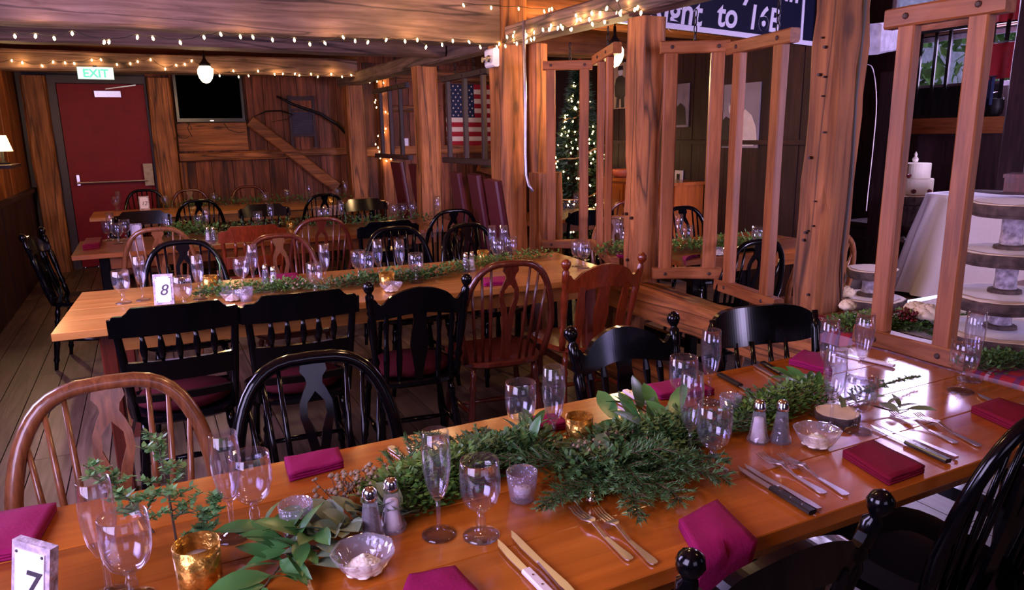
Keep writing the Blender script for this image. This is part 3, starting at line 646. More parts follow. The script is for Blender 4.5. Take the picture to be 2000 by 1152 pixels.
# ------------------------------------------------------------------ hanging racks
def chain(parent, top, bot, r=.014):
    top, bot = V(top), V(bot); n = max(2, int((top-bot).length/.036))
    def link():
        return MB().tube([(r*.55*math.cos(a), 0, r*1.5*math.sin(a)) for a in [2*PI*i/10 for i in range(10)]], .0032, 5, True, up=(0, 1, 0)).mesh('chain_link', 'iron', True)
    for i in range(n):
        o = mobj('chain_link', shared('link', link), parent, top.lerp(bot, (i+.5)/n), (0, 0, (i % 2)*PI/2+.4))
def rack(label, a, b, z0, z1, mat='rack', nsl=2, chains=(.5,), sw=.07, inset=.16, bz=.062, zb=2.1, bot=True):
    """wooden frame hung by chain from the rail beam: top bar, bottom bar, flat slats, bolts"""
    a, b = V((a[0], a[1], 0)), V((b[0], b[1], 0)); L = (b-a).length; d = (b-a)/L
    t = thing('hanging_rack', label, 'rack', (a.x, a.y, z0), math.atan2(d.y, d.x), 'hanging wooden racks'); h = z1-z0
    MB().bar((0, 0, h-bz/2), (L, 0, h-bz/2), .05, bz, (0, 0, 1), 6, .0015, .006).obj('top_bar', mat+'X', t)
    if bot: MB().bar((-.01, 0, bz/2), (L+.01, 0, bz/2), .055, bz, (0, 0, 1), 6, .0015, .006).obj('bottom_bar', mat+'X', t)
    for i in range(nsl):
        x = L*inset+L*(1-2*inset)*(i/(nsl-1) if nsl > 1 else .5)
        MB().bar((x, 0, bz), (x, 0, h-bz), sw, .04, (0, 1, 0), 8, .001, .005).obj('slat', mat+'Z', t)
        for z in (bz/2, h-bz/2):
            for s in (-1, 1): o = mobj('bolt', shared('bolt', lambda: MB().lathe([(.010, -.004), (.010, .002), (.006, .005)], 8).mesh('bolt', 'bolt')), t, (x+.01*s*0, -.027*1, z), (PI/2, 0, 0)); break
    for c in chains: chain(t, (L*c, 0, zb-z0), (L*c, 0, h))
    return t
def pt(q): return (q.x, q.y)
rack('hanging rack beside the conduit post, in front of the lit tree', pt(onz(1060, 128, 1.95)), pt(onz(1157, 126, 1.95)), .66, 1.98, chains=(.55,), sw=.065)
rack('narrow turned hanging rack in front of the globe lamp', pt(onz(1163, 118, 1.95)), pt(onz(1206, 92, 1.95)), .70, 1.98, sw=.06, inset=.3, chains=(.6,))
rack('hanging rack right of the knotty middle post', pt(onz(1290, 95, 1.91)), pt(onz(1424, 92, 1.91)), .68, 1.945, chains=(.5,), sw=.07)
rack('hanging rack in front of the framed portrait', pt(onz(1426, 95, 1.89)), pt(onz(1553, 68, 1.89)), .64, 1.92, chains=(.75,), sw=.07, inset=.18)
rack('large hanging rack at the right end of the front table', (2.235, 1.68), (2.235, 1.30), .735, 1.86, chains=(.5,), sw=.06, inset=.2)
rack('dark hanging rack left of the slim post, far end of the rail', (XP, 8.55), (XP, 7.35), 1.24, 2.02, 'dark', 3, (.3, .7), .05, .2, .05)
rack('dark hanging rack in front of the flag', (XP, 6.35), (XP, 5.35), 1.24, 2.0, 'dark', 3, (.3, .7), .04, .12, .05)

# ------------------------------------------------------------------ things on the far wall
tv = thing('television', 'black flat television on the far wall', 'television', (.81, 9.86, 1.975))
MB().bar((-.39, 0, 0), (.39, 0, 0), .06, .58, (0, 0, 1), 1, 0, .008).obj('casing', 'bezel', tv)
MB().bbox((-.36, -.034, -.24), (.36, -.031, .265)).obj('screen', 'tv', tv)
MB().bbox((-.02, -.036, -.272), (.02, -.031, -.264)).obj('status_light', 'led', tv)
MB().bbox((-.1, .03, -.1), (.1, .09, .1)).obj('wall_bracket', 'iron', tv)
m = MB(); m.tube([(.48+.09*math.cos(a)*(1+.1*math.sin(3*a)), 9.93, 1.60+.10*math.sin(a)) for a in [2*PI*i/24 for i in range(22)]], .004, 5); m.tube([(.56, 9.93, 1.70), (.53, 9.93, 1.62), (.57, 9.93, 1.52)], .004, 5)
tag(m.obj('cable_loop', 'wire', None, True), 'loop of black cable hanging below the television', 'cable')
tag(MB().tube([(.95, 9.925, 1.68), (1.0, 9.925, 1.60), (1.12, 9.925, 1.56), (1.2, 9.925, 1.57)], .004, 5).obj('cable', 'wire', None, True), 'thin cable sagging across the board below the television', 'cable')
ws = thing('washboard', 'old washboard with zinc sheet hung on the far wall', 'washboard', (1.92, 9.93, 1.36))
for x in (-.15, .15): MB().bbox((x-.018, -.02, 0), (x+.018, .02, .66)).obj('leg', 'darkZ', ws)
for z0, z1 in ((.60, .65), (.47, .5), (.14, .17)): MB().bbox((-.132, -.016, z0), (.132, .016, z1)).obj('crossbar', 'darkX', ws)
m = MB()
for i in range(14): m.tube([(-.13, -.004, .18+i*.0205), (.13, -.004, .18+i*.0205)], .0105, 6)
m.obj('ribbed_sheet', 'slate', ws); MB().bbox((-.13, -.008, .5), (.13, .008, .6)).obj('head_panel', 'boards', ws)
m = MB(); pp = [ony(x, y, 9.9) for x, y in ((540, 188), (575, 205), (625, 222), (662, 245), (690, 278))]; m.tube(pp, [.012, .018, .02, .022, .016], 7)
tag(m.obj('scythe_handle', 'iron', None, True), 'dark curved tool handle hung behind the washboard', 'tool')
m = MB(); pp = [ony(x, y, 9.9) for x, y in ((495, 228), (520, 217), (548, 216), (572, 224), (560, 233), (530, 238))]; m.tube(pp, [.01, .03, .035, .02, .012, .005], 7, flat=.3)
tag(m.obj('old_blade', 'iron', None, True), 'dark rusty blade hung above the slanting brace', 'tool')
# exit sign
ex = thing('exit_sign', 'lit EXIT sign over the red door', 'sign', tuple(ony(187, 143, 9.0)))
MB().bar((-.165, 0, 0), (.165, 0, 0), .05, .12, (0, 0, 1), 1, 0, .01).obj('housing', 'exit', ex)
text('EXIT', .115, 'exitletters', ex, frame_mtx((0, -.028, -.042), (1, 0, 0), (0, 0, 1)), bold=.003)
MB().bbox((-.02, -.01, .06), (.02, .01, .075)).obj('mount', 'bezel', ex)
# flag
fx0, fx1, fz0, fz1 = 3.93, 4.975, 1.34, 2.2
fg = thing('flag', 'stars and stripes flag hung on the far wall', 'flag', (fx0, 9.90, fz0)); FL, FHh = (fx1-fx0)*1.0, fz1-fz0
def fw(u, v): return (u*FL, .012*math.sin(u*11+v*3)-.006, v*FHh-.012*u)
for i in range(13):
    def f(u, v, i=i): return fw(u, (i+v)/13)
    MB().grid(22, 2, f).obj('stripe', 'flagred' if i % 2 == 0 else 'flagwhite', fg, True)
cw = .42
def cf(u, v): p = fw(u*cw, 6/13+v*7/13); return (p[0], p[1]-.004, p[2])
ca = MB().grid(12, 6, cf).obj('canton', 'flagblue', fg, True)
star_me = MB().plate([((.016 if k % 2 == 0 else .0065)*math.sin(PI*k/5), (.016 if k % 2 == 0 else .0065)*math.cos(PI*k/5)) for k in range(10)], .002, lambda a, b, w_: (a, w_, b)).mesh('star', 'flagwhite')
for r in range(9):
    for c in range(6 if r % 2 == 0 else 5):
        u = (c+.5+(0 if r % 2 == 0 else .5))/6; p = cf(u, (r+.6)/9.2)
        mobj('star', star_me, ca, (p[0], p[1]-.004, p[2]))
tag(MB().bbox(tuple(ony(783, 285, 9.94)), tuple(ony(796, 270, 9.97))).obj('wall_card', 'card'), 'small white card pinned on the wall left of the flag', 'card')
p0, p1 = ony(935, 328, 9.82), ony(1004, 350, 9.82)
gb = thing('painted_plank', 'green topped wooden plank fixed slanting below the flag', 'plank', tuple(p0)); d_ = p1-p0
MB().bar((0, 0, 0), tuple(d_), .12, .10, (0, 0, 1), 2).obj('board', 'timberX', gb); MB().bar((0, 0, .062), tuple(d_+V((0, 0, .062))), .13, .022, (0, 0, 1), 2).obj('painted_top', 'green', gb)
# table lamp on a shelf by the left wall
lp = onx(-4, 272, XL+.12)
sh = thing('wall_shelf', 'small shelf on the orange left wall under the lamp', 'shelf', (XL+.022, lp.y, lp.z-.24)); MB().bbox((0, -.3, 0), (.2, .3, .03)).obj('board', 'darkY', sh)
MB().bbox((0, -.2, -.12), (.03, -.17, 0)).obj('bracket', 'darkY', sh); MB().bbox((0, .17, -.12), (.03, .2, 0)).obj('bracket', 'darkY', sh)
la = thing('table_lamp', 'small lamp with lit shade at the left wall', 'lamp', (XL+.13, lp.y, lp.z-.21))
MB().lathe([(.05, 0), (.05, .012), (.015, .03), (.012, .12)], 14).obj('base', 'iron', la, True)
MB().lathe([(.085, .11), (.05, .24)], 18).obj('shade', 'shade', la, True)
def bulb(name, loc, watts, col=(1, .62, .28), r=.04):
    l = bpy.data.lights.new(name, 'POINT'); l.energy = watts; l.color = col; l.shadow_soft_size = r
    o = bpy.data.objects.new(name, l); COL.objects.link(o); o.location = loc; return o
bulb('table_lamp_light', (XL+.2, lp.y, lp.z+.14), 24)
# small fittings on the posts
jb = thing('junction_box', 'white emergency light box fixed on the conduit post', 'fitting', (2.36, 5.0, 2.03)); MB().bar((0, -.075, 0), (0, .075, 0), .05, .13, (0, 0, 1), 1, 0, .012).obj('box', 'white', jb)
for y in (-.04, .04): MB().lathe([(.022, 0), (.026, .02), (.02, .035)], 12).obj('lens', 'steel', jb); COL.objects[-1].rotation_euler = (0, -PI/2, 0); COL.objects[-1].location = (-.025, y, -.01)
cpts = [onx(1023, 40, 2.36), onx(1026, 200, 2.36), onx(1026, 300, 2.36), onx(1027, 342, 2.36), onx(1033, 362, 2.37), onx(1041, 374, 2.39)]
tag(MB().tube(cpts, .011, 8).obj('conduit', 'conduit', None, True), 'grey metal conduit pipe bending at the tall post', 'pipe')
# ------------------------------------------------------------------ side room: sign, portraits, cabinet, tree
A, B_ = onz(1187, 41, 2.15), onz(1588, 90, 2.15); dx = (B_-A); dx.z = 0; SL = dx.length; ang = math.atan2(dx.y, dx.x)
sg = thing('road_sign', 'large navy road sign with white lettering under the ceiling', 'sign', (A.x, A.y, 2.15), ang); SHt = .66
MB().bbox((0, .0, 0), (SL, .03, SHt)).obj('panel', 'navy', sg)
for r in ((.0, .0, SL, .035), (.0, SHt-.035, SL, SHt), (.0, .035, .035, SHt-.035), (SL-.21, .035, SL-.175, SHt-.035)): MB().bbox((r[0], -.004, r[1]), (r[2], 0, r[3])).obj('border', 'signwhite', sg)
def cand(px, py):    # point on the sign's face, in its own frame
    n = V((-math.sin(ang), math.cos(ang), 0)); k = _ray(px, py); s_ = ((A-CAM).dot(n))/k.dot(n); p = CAM+k*s_; d = p-A
    return d.x*math.cos(ang)+d.y*math.sin(ang), p.z-2.15
for body, x, y, sz in (('Right', 1316, 44, .24), ('to', 1418, 52, .24), ('16B', 1490, 59, .24)):
    u, v = cand(x, y); text(body, sz, 'signwhite', sg, frame_mtx((u, -.003, v), (1, 0, 0), (0, 0, 1)) @ Matrix.Diagonal((1.15, 1, 1, 1)), .002, bold=.005, shear=.12)
for body, x, y, sz in (('y', 1462, -6, .25), ('in', 1545, 3, .25)):
    u, v = cand(x, y); text(body, sz, 'signwhite', sg, frame_mtx((u, -.003, v), (1, 0, 0), (0, 0, 1)) @ Matrix.Diagonal((1.15, 1, 1, 1)), .002, bold=.005, shear=.12)
for u in (.5, SL-.6):
    m = MB().bbox((u-.01, .005, SHt), (u+.01, .025, SHt+.16)); m.obj('hanger', 'iron', sg)
def on_rw(x, y): p = onx(x, y, XR-.025); return p
def portrait(label, c0, c1, paper, kind):
    p, q = on_rw(*c0), on_rw(*c1); y0, y1 = max(p.y, q.y), min(p.y, q.y); W_, H_ = y0-y1, p.z-q.z
    t = thing('portrait_print', label, 'picture', (XR-.026, y0, q.z), -PI/2)   # local +x runs towards the camera along the wall
    MB().bbox((0, -.012, 0), (W_, 0, H_)).obj('sheet', paper, t)
    def blob(pts, mat, lay, nm): MB().plate([(a*W_, b*H_) for a, b in pts], .002, lambda u, v, w_: (u, -.013-lay*.002+w_, v)).obj(nm, mat, t)
    el = lambda cx, cy, rx, ry, n=18: [(cx+rx*math.cos(2*PI*i/n), cy+ry*math.sin(2*PI*i/n)) for i in range(n)]
    if kind == 'soldier':
        blob(el(.55, .80, .11, .09), 'photoskin', 1, 'face'); blob([(.42, .84), (.44, .93), (.66, .93), (.68, .84)], 'photodark', 2, 'cap')
        blob([(.30, .28), (.26, .50), (.34, .66), (.48, .72), (.62, .72), (.80, .65), (.92, .48), (.9, .30), (.72, .24), (.5, .2)], 'photodark', 1, 'coat')
        blob([(.36, .02), (.40, .28), (.52, .28), (.50, .02)], 'photodark', 3, 'leg'); blob([(.62, .02), (.60, .28), (.74, .28), (.76, .02)], 'photodark', 3, 'leg')
    elif kind == 'bust':
        blob([(.0, .02), (.0, .44), (.10, .50), (.26, .44), (.40, .22), (.42, .02)], 'photodark', 1, 'dark_sleeve')
        blob([(.34, .03), (.30, .22), (.34, .40), (.46, .55), (.64, .60), (.82, .50), (.94, .32), (.98, .12), (.90, .03)], 'photoskin', 2, 'shirt')
        blob(el(.36, .64, .19, .16), 'photoskin', 3, 'face'); blob([(.20, .66), (.20, .78), (.30, .86), (.48, .86), (.58, .76), (.57, .62), (.50, .72), (.38, .77), (.28, .74)], 'photomid', 4, 'hair')
        blob(el(.28, .655, .035, .012, 10), 'photodark', 4, 'eye'); blob(el(.42, .655, .035, .012, 10), 'photodark', 4, 'eye'); blob(el(.34, .55, .09, .022, 12), 'photodark', 4, 'moustache')
    else:
        blob(el(.5, .72, .2, .14), 'photomid', 1, 'face'); blob([(.1, .05), (.2, .45), (.5, .56), (.8, .45), (.9, .05)], 'photodark', 1, 'coat')
portrait('sepia portrait print of a standing figure in a dark coat', (1193, 126), (1231, 211), 'sepia', 'soldier')
portrait('large grey portrait print of a figure in a pale shirt', (1417, 166), (1481, 289), 'photopaper', 'bust')
portrait('small dark portrait print right of the knotty post', (1318, 165), (1345, 248), 'photomid', 'other')
y0, y1, cz = on_rw(1193, 344).y-.4, on_rw(1332, 350).y-.35, 1.0
cb = thing('cabinet', 'orange wood cabinet behind the posts', 'cabinet', (XR-.04, 0, 0))
MB().bbox((-.36, y1, .05), (0, y0, cz-.03)).obj('body', 'cabinet', cb); MB().bbox((-.385, y1-.02, cz-.03), (0, y0+.02, cz)).obj('top', 'cabinet', cb); MB().bbox((-.34, y1+.03, 0), (0, y0-.03, .05)).obj('plinth', 'darkY', cb)
nd = 3
for i in range(nd):
    a, b = y1+(y0-y1)*i/nd+.02, y1+(y0-y1)*(i+1)/nd-.02
    d = MB().bbox((-.375, a, .1), (-.36, b, cz-.06)).obj('door', 'cabinet', cb); MB().bbox((-.383, a+.05, .16), (-.375, b-.05, cz-.12)).obj('raised_panel', 'cabinet', d)
    MB().lathe([(.008, 0), (.014, .012), (.004, .022)], 10).obj('knob', 'iron', d); COL.objects[-1].rotation_euler = (0, -PI/2, 0); COL.objects[-1].location = (-.375, b-.025, .6)
bo = onx(1213, 335, XR-.25); tag(MB().lathe([(.05, 0), (.09, .02), (.12, .07), (.11, .09), (.105, .085), (.08, .03), (0, .02)], 20, (bo.x, bo.y, cz)).obj('clay_bowl', 'clay', None, True), 'terracotta bowl standing on the orange cabinet', 'bowl')
sw = on_rw(1327, 345); so = thing('switch_plate', 'ivory switch plate on the dark wall', 'switch', (XR-.026, sw.y, sw.z)); MB().bbox((-.012, -.06, -.065), (0, .06, .065)).obj('plate', 'ivory', so); MB().bbox((-.02, -.02, -.03), (-.012, .02, .03)).obj('dial', 'bezel', so)
# Christmas tree in the far corner
tp = ony(1131, 300, 7.5); tp.z = 0; CT = thing('christmas_tree', 'lit Christmas tree seen between the posts', 'tree', tuple(tp)); TH = 2.25
MB().tube([(0, 0, 0), (0, 0, .5), (0, 0, TH-.1)], [.04, .035, .008], 8).obj('trunk', 'stem', CT, True)
m = MB(); rng = random.Random(3)
for i in range(3600):
    h = rng.random()**1.3; z = .35+(TH-.4)*h; R_ = .46*(1-h)+.03; r = R_*math.sqrt(rng.random())*.35+R_*.68; a = rng.random()*2*PI
    c = V((r*math.cos(a), r*math.sin(a), z-.1*(r/.6))); d = V((math.cos(a+rng.uniform(-.6, .6)), math.sin(a+rng.uniform(-.6, .6)), rng.uniform(-.5, .35))).normalized(); s_ = d.cross(V((0, 0, 1))).normalized()*.022; e = c+d*rng.uniform(.06, .12)
    m.add([c-s_*.6, c+s_*.6, e+s_*.2, e-s_*.2], [(0, 1, 2, 3)]); u_ = V((0, 0, .016)); m.add([c-u_, c+u_, e], [(0, 1, 2)])
o = m.obj('needles', 'treeneedle', CT); o['kind'] = 'stuff'
m = MB(); m.tube([((.46*(1-t)+.05)*math.cos(t*22), (.46*(1-t)+.05)*math.sin(t*22), .45+(TH-.6)*t+.02*math.sin(t*90)) for t in [i/150 for i in range(150)]], .022, 5, flat=.35); m.obj('ribbon', 'ribbon', CT, True)
bm_ = MB().lathe([(.0001, -.012), (.010, 0), (.0001, .014)], 5).mesh('fairy_bulb', 'bulb')
for i in range(200):
    h = rng.random()**1.25; z = .42+(TH-.5)*h; R_ = .46*(1-h)+.06; a = rng.uniform(PI*.8, PI*1.9); mobj('fairy_bulb', bm_, CT, (R_*math.cos(a), R_*math.sin(a), z-.05))
MB().plate([((.11 if k % 2 == 0 else .045)*math.sin(PI*k/5), (.11 if k % 2 == 0 else .045)*math.cos(PI*k/5)) for k in range(10)], .02, lambda a, b, w_: (a, w_, TH+.02+b)).obj('star', 'redcloth', CT)
bulb('tree_glow', (tp.x-.3, tp.y-.75, 1.3), 5)
# ------------------------------------------------------------------ tableware
def P3(x, y, z=TZ):
    p = onz(x, y, z)
    if p.y > 4.5 or p.x > 2.7 and p.y > 2.9:     # further tables: keep the thing on the boards
        rects = ((-.44, 2.31, 5.52, 6.22), (-.48, 2.42, 8.14, 8.84), (2.77, 3.94, 3.30, 3.94), (2.85, 4.45, 5.48, 6.12))
        c = [(V((min(max(p.x, a), b), min(max(p.y, c_), d), p.z))) for a, b, c_, d in rects]; p = min(c, key=lambda q: (q-p).length)
    return p
def put(name, me_parts, label, cat, loc, rz=0, group=None):
    t = thing(name, label, cat, loc, rz, group)
    for nm, me in me_parts: mobj(nm, me, t)
    return t
goblet_bowl = MB().lathe([(.006, .052), (.018, .056), (.031, .070), (.0375, .092), (.0385, .118), (.0365, .152), (.0352, .153), (.0368, .118), (.0358, .093), (.029, .073), (.016, .060), (0, .058)], 20).mesh('bowl', 'glass', True)
goblet_foot = MB().lathe([(.0345, 0), (.035, .003), (.028, .007), (.014, .013), (.0085, .022), (.010, .032), (.0075, .040), (.006, .052)], 20).mesh('foot', 'glass', True)
flute_bowl = MB().lathe([(.005, .072), (.012, .078), (.021, .100), (.0265, .135), (.0275, .160), (.0245, .208), (.0235, .209), (.026, .160), (.025, .135), (.0195, .102), (.010, .082), (0, .079)], 18).mesh('bowl', 'glass', True)
flute_foot = MB().lathe([(.0325, 0), (.033, .003), (.022, .006), (.008, .012), (.0048, .02), (.0042, .05), (.005, .072)], 18).mesh('foot', 'glass', True)
def goblet(x, y, label, z=TZ, s=1, group='water goblets'): p = P3(x, y, z); t = put('water_goblet', (('bowl', goblet_bowl), ('foot', goblet_foot)), label, 'glass', p, random.random(), group); t.scale = (s, s, s); return t
def flute(x, y, label, z=TZ, s=1, group='champagne flutes'): p = P3(x, y, z); t = put('champagne_flute', (('bowl', flute_bowl), ('foot', flute_foot)), label, 'glass', p, random.random(), group); t.scale = (s, s, s); return t
vot_gold = [('cup', MB().lathe([(.03, 0), (.034, .004), (.036, .07), (.0345, .07), (.032, .008), (0, .006)], 18, wob=lambda i, a: 1+.012*math.cos(9*a+i)).mesh('cup', 'gold', True)), ('candle', MB().lathe([(.024, .007), (.024, .045), (.012, .043), (0, .046)], 12).mesh('candle', 'wax', True))]
vot_cut = [('cup', MB().lathe([(.024, 0), (.026, .005), (.029, .03), (.0325, .062), (.031, .064), (.027, .032), (.022, .01), (0, .009)], 20, wob=lambda i, a: 1+.02*math.cos(10*a+i*1.6)).mesh('cup', 'cutglass', True)), ('candle', MB().lathe([(.018, .010), (.018, .026), (0, .028)], 12).mesh('candle', 'wax', True))]
def votive(x, y, label, gold=True, z=TZ, s=1): t = put('gold_votive' if gold else 'pressed_glass_votive', vot_gold if gold else vot_cut, label, 'candle holder', P3(x, y, z), random.random(), 'gold votives' if gold else 'pressed glass votives'); t.scale = (s, s, s); return t
def shaker_parts(fill): return [('body', MB().lathe([(.0245, 0), (.026, .006), (.021, .02), (.0165, .05), (.0135, .078), (.014, .082)], 12, wob=lambda i, a: 1+.025*math.cos(6*a)).mesh('body', 'bowlglass')), ('contents', MB().lathe([(.019, .005), (.016, .02), (.0125, .05), (.0115, .06), (0, .062)], 10).mesh('contents', fill, True)), ('cap', MB().lathe([(.0145, .080), (.015, .088), (.0135, .091), (.0135, .098), (.009, .105), (0, .107)], 14).mesh('cap', 'chrome', True))]
shk_s, shk_p = shaker_parts('salt'), shaker_parts('pepper')
def shaker(x, y, label, salt, z=TZ): return put('salt_shaker' if salt else 'pepper_shaker', shk_s if salt else shk_p, label, 'shaker', P3(x, y, z), random.random(), 'salt and pepper shakers')
bowl_me = [('bowl', MB().lathe([(.022, 0), (.026, .003), (.040, .018), (.052, .038), (.054, .044), (.051, .043), (.037, .021), (.02, .008), (0, .007)], 28, wob=lambda i, a: 1+(.035 if 2 < i < 6 else .012)*math.cos(7*a)).mesh('bowl', 'bowlglass', True))]
but_m = MB()
for k in range(5):
    n_ = 14; r_ = .030-.006*k; zz = .012+.0085*k
    but_m.tube([((r_+.003*math.cos(7*a))*math.cos(a), (r_+.003*math.cos(7*a))*math.sin(a), zz+.003*math.sin(7*a)) for a in [2*PI*i/28 for i in range(28)]], .009, 6, True)
but_m.lathe([(0, .05), (.008, .058), (0, .066)], 8); but_me = but_m.mesh('butter_rosette', 'butter', True)
def butter(x, y, where, z=TZ):
    p = P3(x, y, z); put('butter_bowl', bowl_me, 'small glass bowl of butter '+where, 'bowl', p, .3, 'glass butter bowls')
    o = mobj('butter_rosette', but_me, None, (p.x, p.y, p.z+.004)); o.scale = (.86, .86, .5); tag(o, 'whipped white butter rosette in the bowl '+where, 'butter', 'butter rosettes')
# cutlery, laid along +x from tip to handle
def fork_mesh():
    m = MB(); c = lambda x: .004+.010*math.exp(-((x-.072)/.022)**2)+.006*max(0, .03-x)/.03
    def sec(xs, ws, off=0): m.strip([(x, off-w_) for x, w_ in zip(xs, ws)], [(x, off+w_) for x, w_ in zip(xs, ws)], .0022, lambda u, v, w_: (u, v, c(u)+w_))
    for k in range(4): sec((0, .02, .05), (.0008, .0014, .0016), -.0096+.0064*k)
    sec((.049, .058, .068, .076, .09, .12, .16, .185, .196, .2), (.0118, .0118, .0095, .0045, .0032, .0038, .0062, .0085, .008, .004)); return m.mesh('fork', 'silver')
fork_me = fork_mesh()
blade_me = MB().strip([(0, .004), (.02, -.006), (.06, -.0085), (.115, -.007)], [(0, .0045), (.02, .006), (.06, .0062), (.115, .006)], .0018, lambda u, v, w_: (u, v, .006+w_)).mesh('blade', 'silver')
def handle_me(mat): return MB().bar((.112, 0, .007), (.222, 0, .007), .019, .010, (0, 0, 1), 3, 0, .003).mesh('handle', mat)
h_iv, h_bl, h_st = handle_me('ivory'), handle_me('bezel'), MB().strip([(.11, -.004), (.13, -.005), (.19, -.008), (.22, -.006)], [(.11, .004), (.13, .005), (.19, .008), (.22, .006)], .006, lambda u, v, w_: (u, v, .006+w_)).mesh('handle', 'silver')
riv = MB().lathe([(.0022, 0), (.0022, .0125)], 6).mesh('rivet', 'chrome')
def lay(a, b, z): p, q = P3(*a, z), P3(*b, z); d = q-p; return p, math.atan2(d.y, d.x)
def fork(a, b, label, z=TZ):
    p, r = lay(a, b, z); q = P3(*b, z); p = q-V((math.cos(r), math.sin(r), 0))*.2; return put('fork', (('fork_body', fork_me),), label, 'fork', p, r, 'forks')
def knife(a, b, label, kind='iv', z=TZ):
    p, r = lay(a, b, z); q = P3(*b, z); p = q-V((math.cos(r), math.sin(r), 0))*.22; t = put('steak_knife' if kind != 'st' else 'table_knife', (('blade', blade_me), ('handle', {'iv': h_iv, 'bl': h_bl, 'st': h_st}[kind])), label, 'knife', p, r, 'knives')
    if kind != 'st':
        for x in (.135, .165, .195): mobj('rivet', riv, t, (x, 0, .0005))
    return t
def napkin(corners, label, mat='napkin', z=TZ, th=.006, layers=3, drop=None):
    """folded cloth: stacked layers with a rolled fold; corners = four points on the table (image), drop = overhang beyond the edge"""
    C_ = [P3(*c, z) if len(c) == 2 else V(c) for c in corners]; o = C_[0]; t = thing('napkin', label, 'napkin', tuple(o), 0, 'folded napkins')
    L_ = [c-o for c in C_]
    for k in range(layers):
        zz = .001+th*k; e = .004*(layers-1-k)*(1 if k else 0)
        def fn(u, v, up):
            p = L_[0].lerp(L_[1], u).lerp(L_[3].lerp(L_[2], u), v); b_ = .004*math.sin(u*PI)*math.sin(v*PI)+.0015*math.sin(u*9+k)*math.sin(v*5+k*2)
            q = p+V((0, 0, zz+b_+(th*.92 if up else 0)))
            if drop and p.y < drop-o.y: ov = drop-o.y-p.y; q = V((p.x, drop-o.y-.004-zz-(.005 if up else 0)-.02*ov, -ov*.97+zz+(.004 if up else 0)))
            return q
        nu = nv = 10; m = MB(); W1 = nu+1
        for up in (0, 1): m.v += [tuple(fn(i/nu, j/nv, up)) for j in range(nv+1) for i in range(W1)]
        N1 = W1*(nv+1)
        for j in range(nv):
            for i in range(nu): a = j*W1+i; m.f += [(a, a+W1, a+W1+1, a+1), (N1+a, N1+a+1, N1+a+W1+1, N1+a+W1)]
        ring = [i for i in range(nu)]+[nu+W1*j for j in range(nv)]+[nv*W1+nu-i for i in range(nu)]+[W1*(nv-j) for j in range(nv)]
        for i, a in enumerate(ring): b = ring[(i+1) % len(ring)]; m.f.append((a, b, N1+b, N1+a))
        m.obj('fold', mat, t, True)
    return t
def number_card(px, body, label, h=.13, w_=.085, rz=0, z=TZ, sz=.07):
    p = P3(*px, z); t = thing('table_number', label, 'table card', tuple(p), rz, 'table number cards'); ln = .18
    fn = lambda u, v, w2: (u, v*ln+w2, v)
    MB().plate([(-w_/2, 0), (w_/2, 0), (w_/2, h), (-w_/2, h)], .014, fn).obj('block', 'birch', t)
    MB().plate([(-w_/2+.01, .01), (w_/2-.01, .01), (w_/2-.01, h-.01), (-w_/2+.01, h-.01)], .002, lambda u, v, w2: (u, v*ln+w2-.0082, v)).obj('card', 'card', t)
    for u in (-w_/2+.014, w_/2-.014):
        for v in (.014, h-.014): mobj('pin', shared('pin', lambda: MB().lathe([(.003, 0), (.0015, .0015)], 8).mesh('pin', 'ink')), t, (u, v*ln-.0095, v), (PI/2, 0, 0))
    if body: text(body, sz, 'ink', t, frame_mtx((0, -.0102+h*.32*ln, h*.32), (1, 0, 0), (0, ln, 1)), .0004, 'numeral', shear=.25)
    return t
# --- front table
flute(215, 1165, 'champagne flute beside the number 7 card, front left corner')
goblet(262, 1172, 'water goblet at the bottom left between flute and gold votive')
flute(456, 1048, 'champagne flute above the gold votive, left end of front table')
goblet(500, 1030, 'water goblet right of the left-end flute on the front table')
flute(858, 1044, 'champagne flute left of the centre goblet on the front table')
goblet(940, 1046, 'water goblet standing clear at the centre of the front table')
flute(1082, 880, 'champagne flute behind the garland next to a gold votive')
goblet(1018, 862, 'water goblet behind the garland with the napkin seen through it')
flute(1346, 898, 'champagne flute directly left of the big right-centre goblet')
goblet(1391, 918, 'water goblet at the right end of the fir fronds')
goblet(1332, 803, 'water goblet behind the garland, in front of the finial chair')
flute(1384, 786, 'champagne flute at the far edge, below the rounded-crest chair')
flute(1622, 836, 'champagne flute rising from the wood slice on the front table')
goblet(1674, 842, 'water goblet right of the wood slice with the tall flute')
flute(1680, 745, 'champagne flute at the far right corner by the cracked post')
flute(1612, 758, 'champagne flute partly hidden behind the tall wood-slice flute')
goblet(1876, 764, 'water goblet at the right end near the plaid runner')
flute(1893, 742, 'champagne flute behind the right-end goblet by the plaid runner')
votive(392, 1136, 'gold mercury glass votive at the lower left of the front table', s=1.05)
votive(1131, 862, 'gold mercury glass votive in the middle of the front table', s=.95)
votive(582, 1042, 'dimpled glass votive left of the salt shakers', False)
votive(1020, 975, 'dimpled glass votive right of the centre goblet', False)
votive(1425, 812, 'dimpled glass votive behind the right-centre goblet', False, s=.9)
shaker(727, 1053, 'pepper shaker with metal cap beside the butter bowl', False)
shaker(768, 1033, 'salt shaker with metal cap behind the pepper shaker', True)
shaker(1480, 862, 'salt shaker by the garland, right of the fir fronds', True)
shaker(1524, 862, 'pepper shaker by the garland, right of the fir fronds', False)
butter(712, 1118, 'in front of the shaker pair')
butter(1594, 872, 'near the wood slice')
fork((1107, 985), (1232, 1097), 'fork left of the pair by the fir fronds'); fork((1153, 990), (1280, 1105), 'fork right of the pair by the fir fronds')
fork((1478, 888), (1611, 967), 'fork left of the pair before the right butter bowl'); fork((1520, 890), (1655, 970), 'fork right of the pair before the right butter bowl')
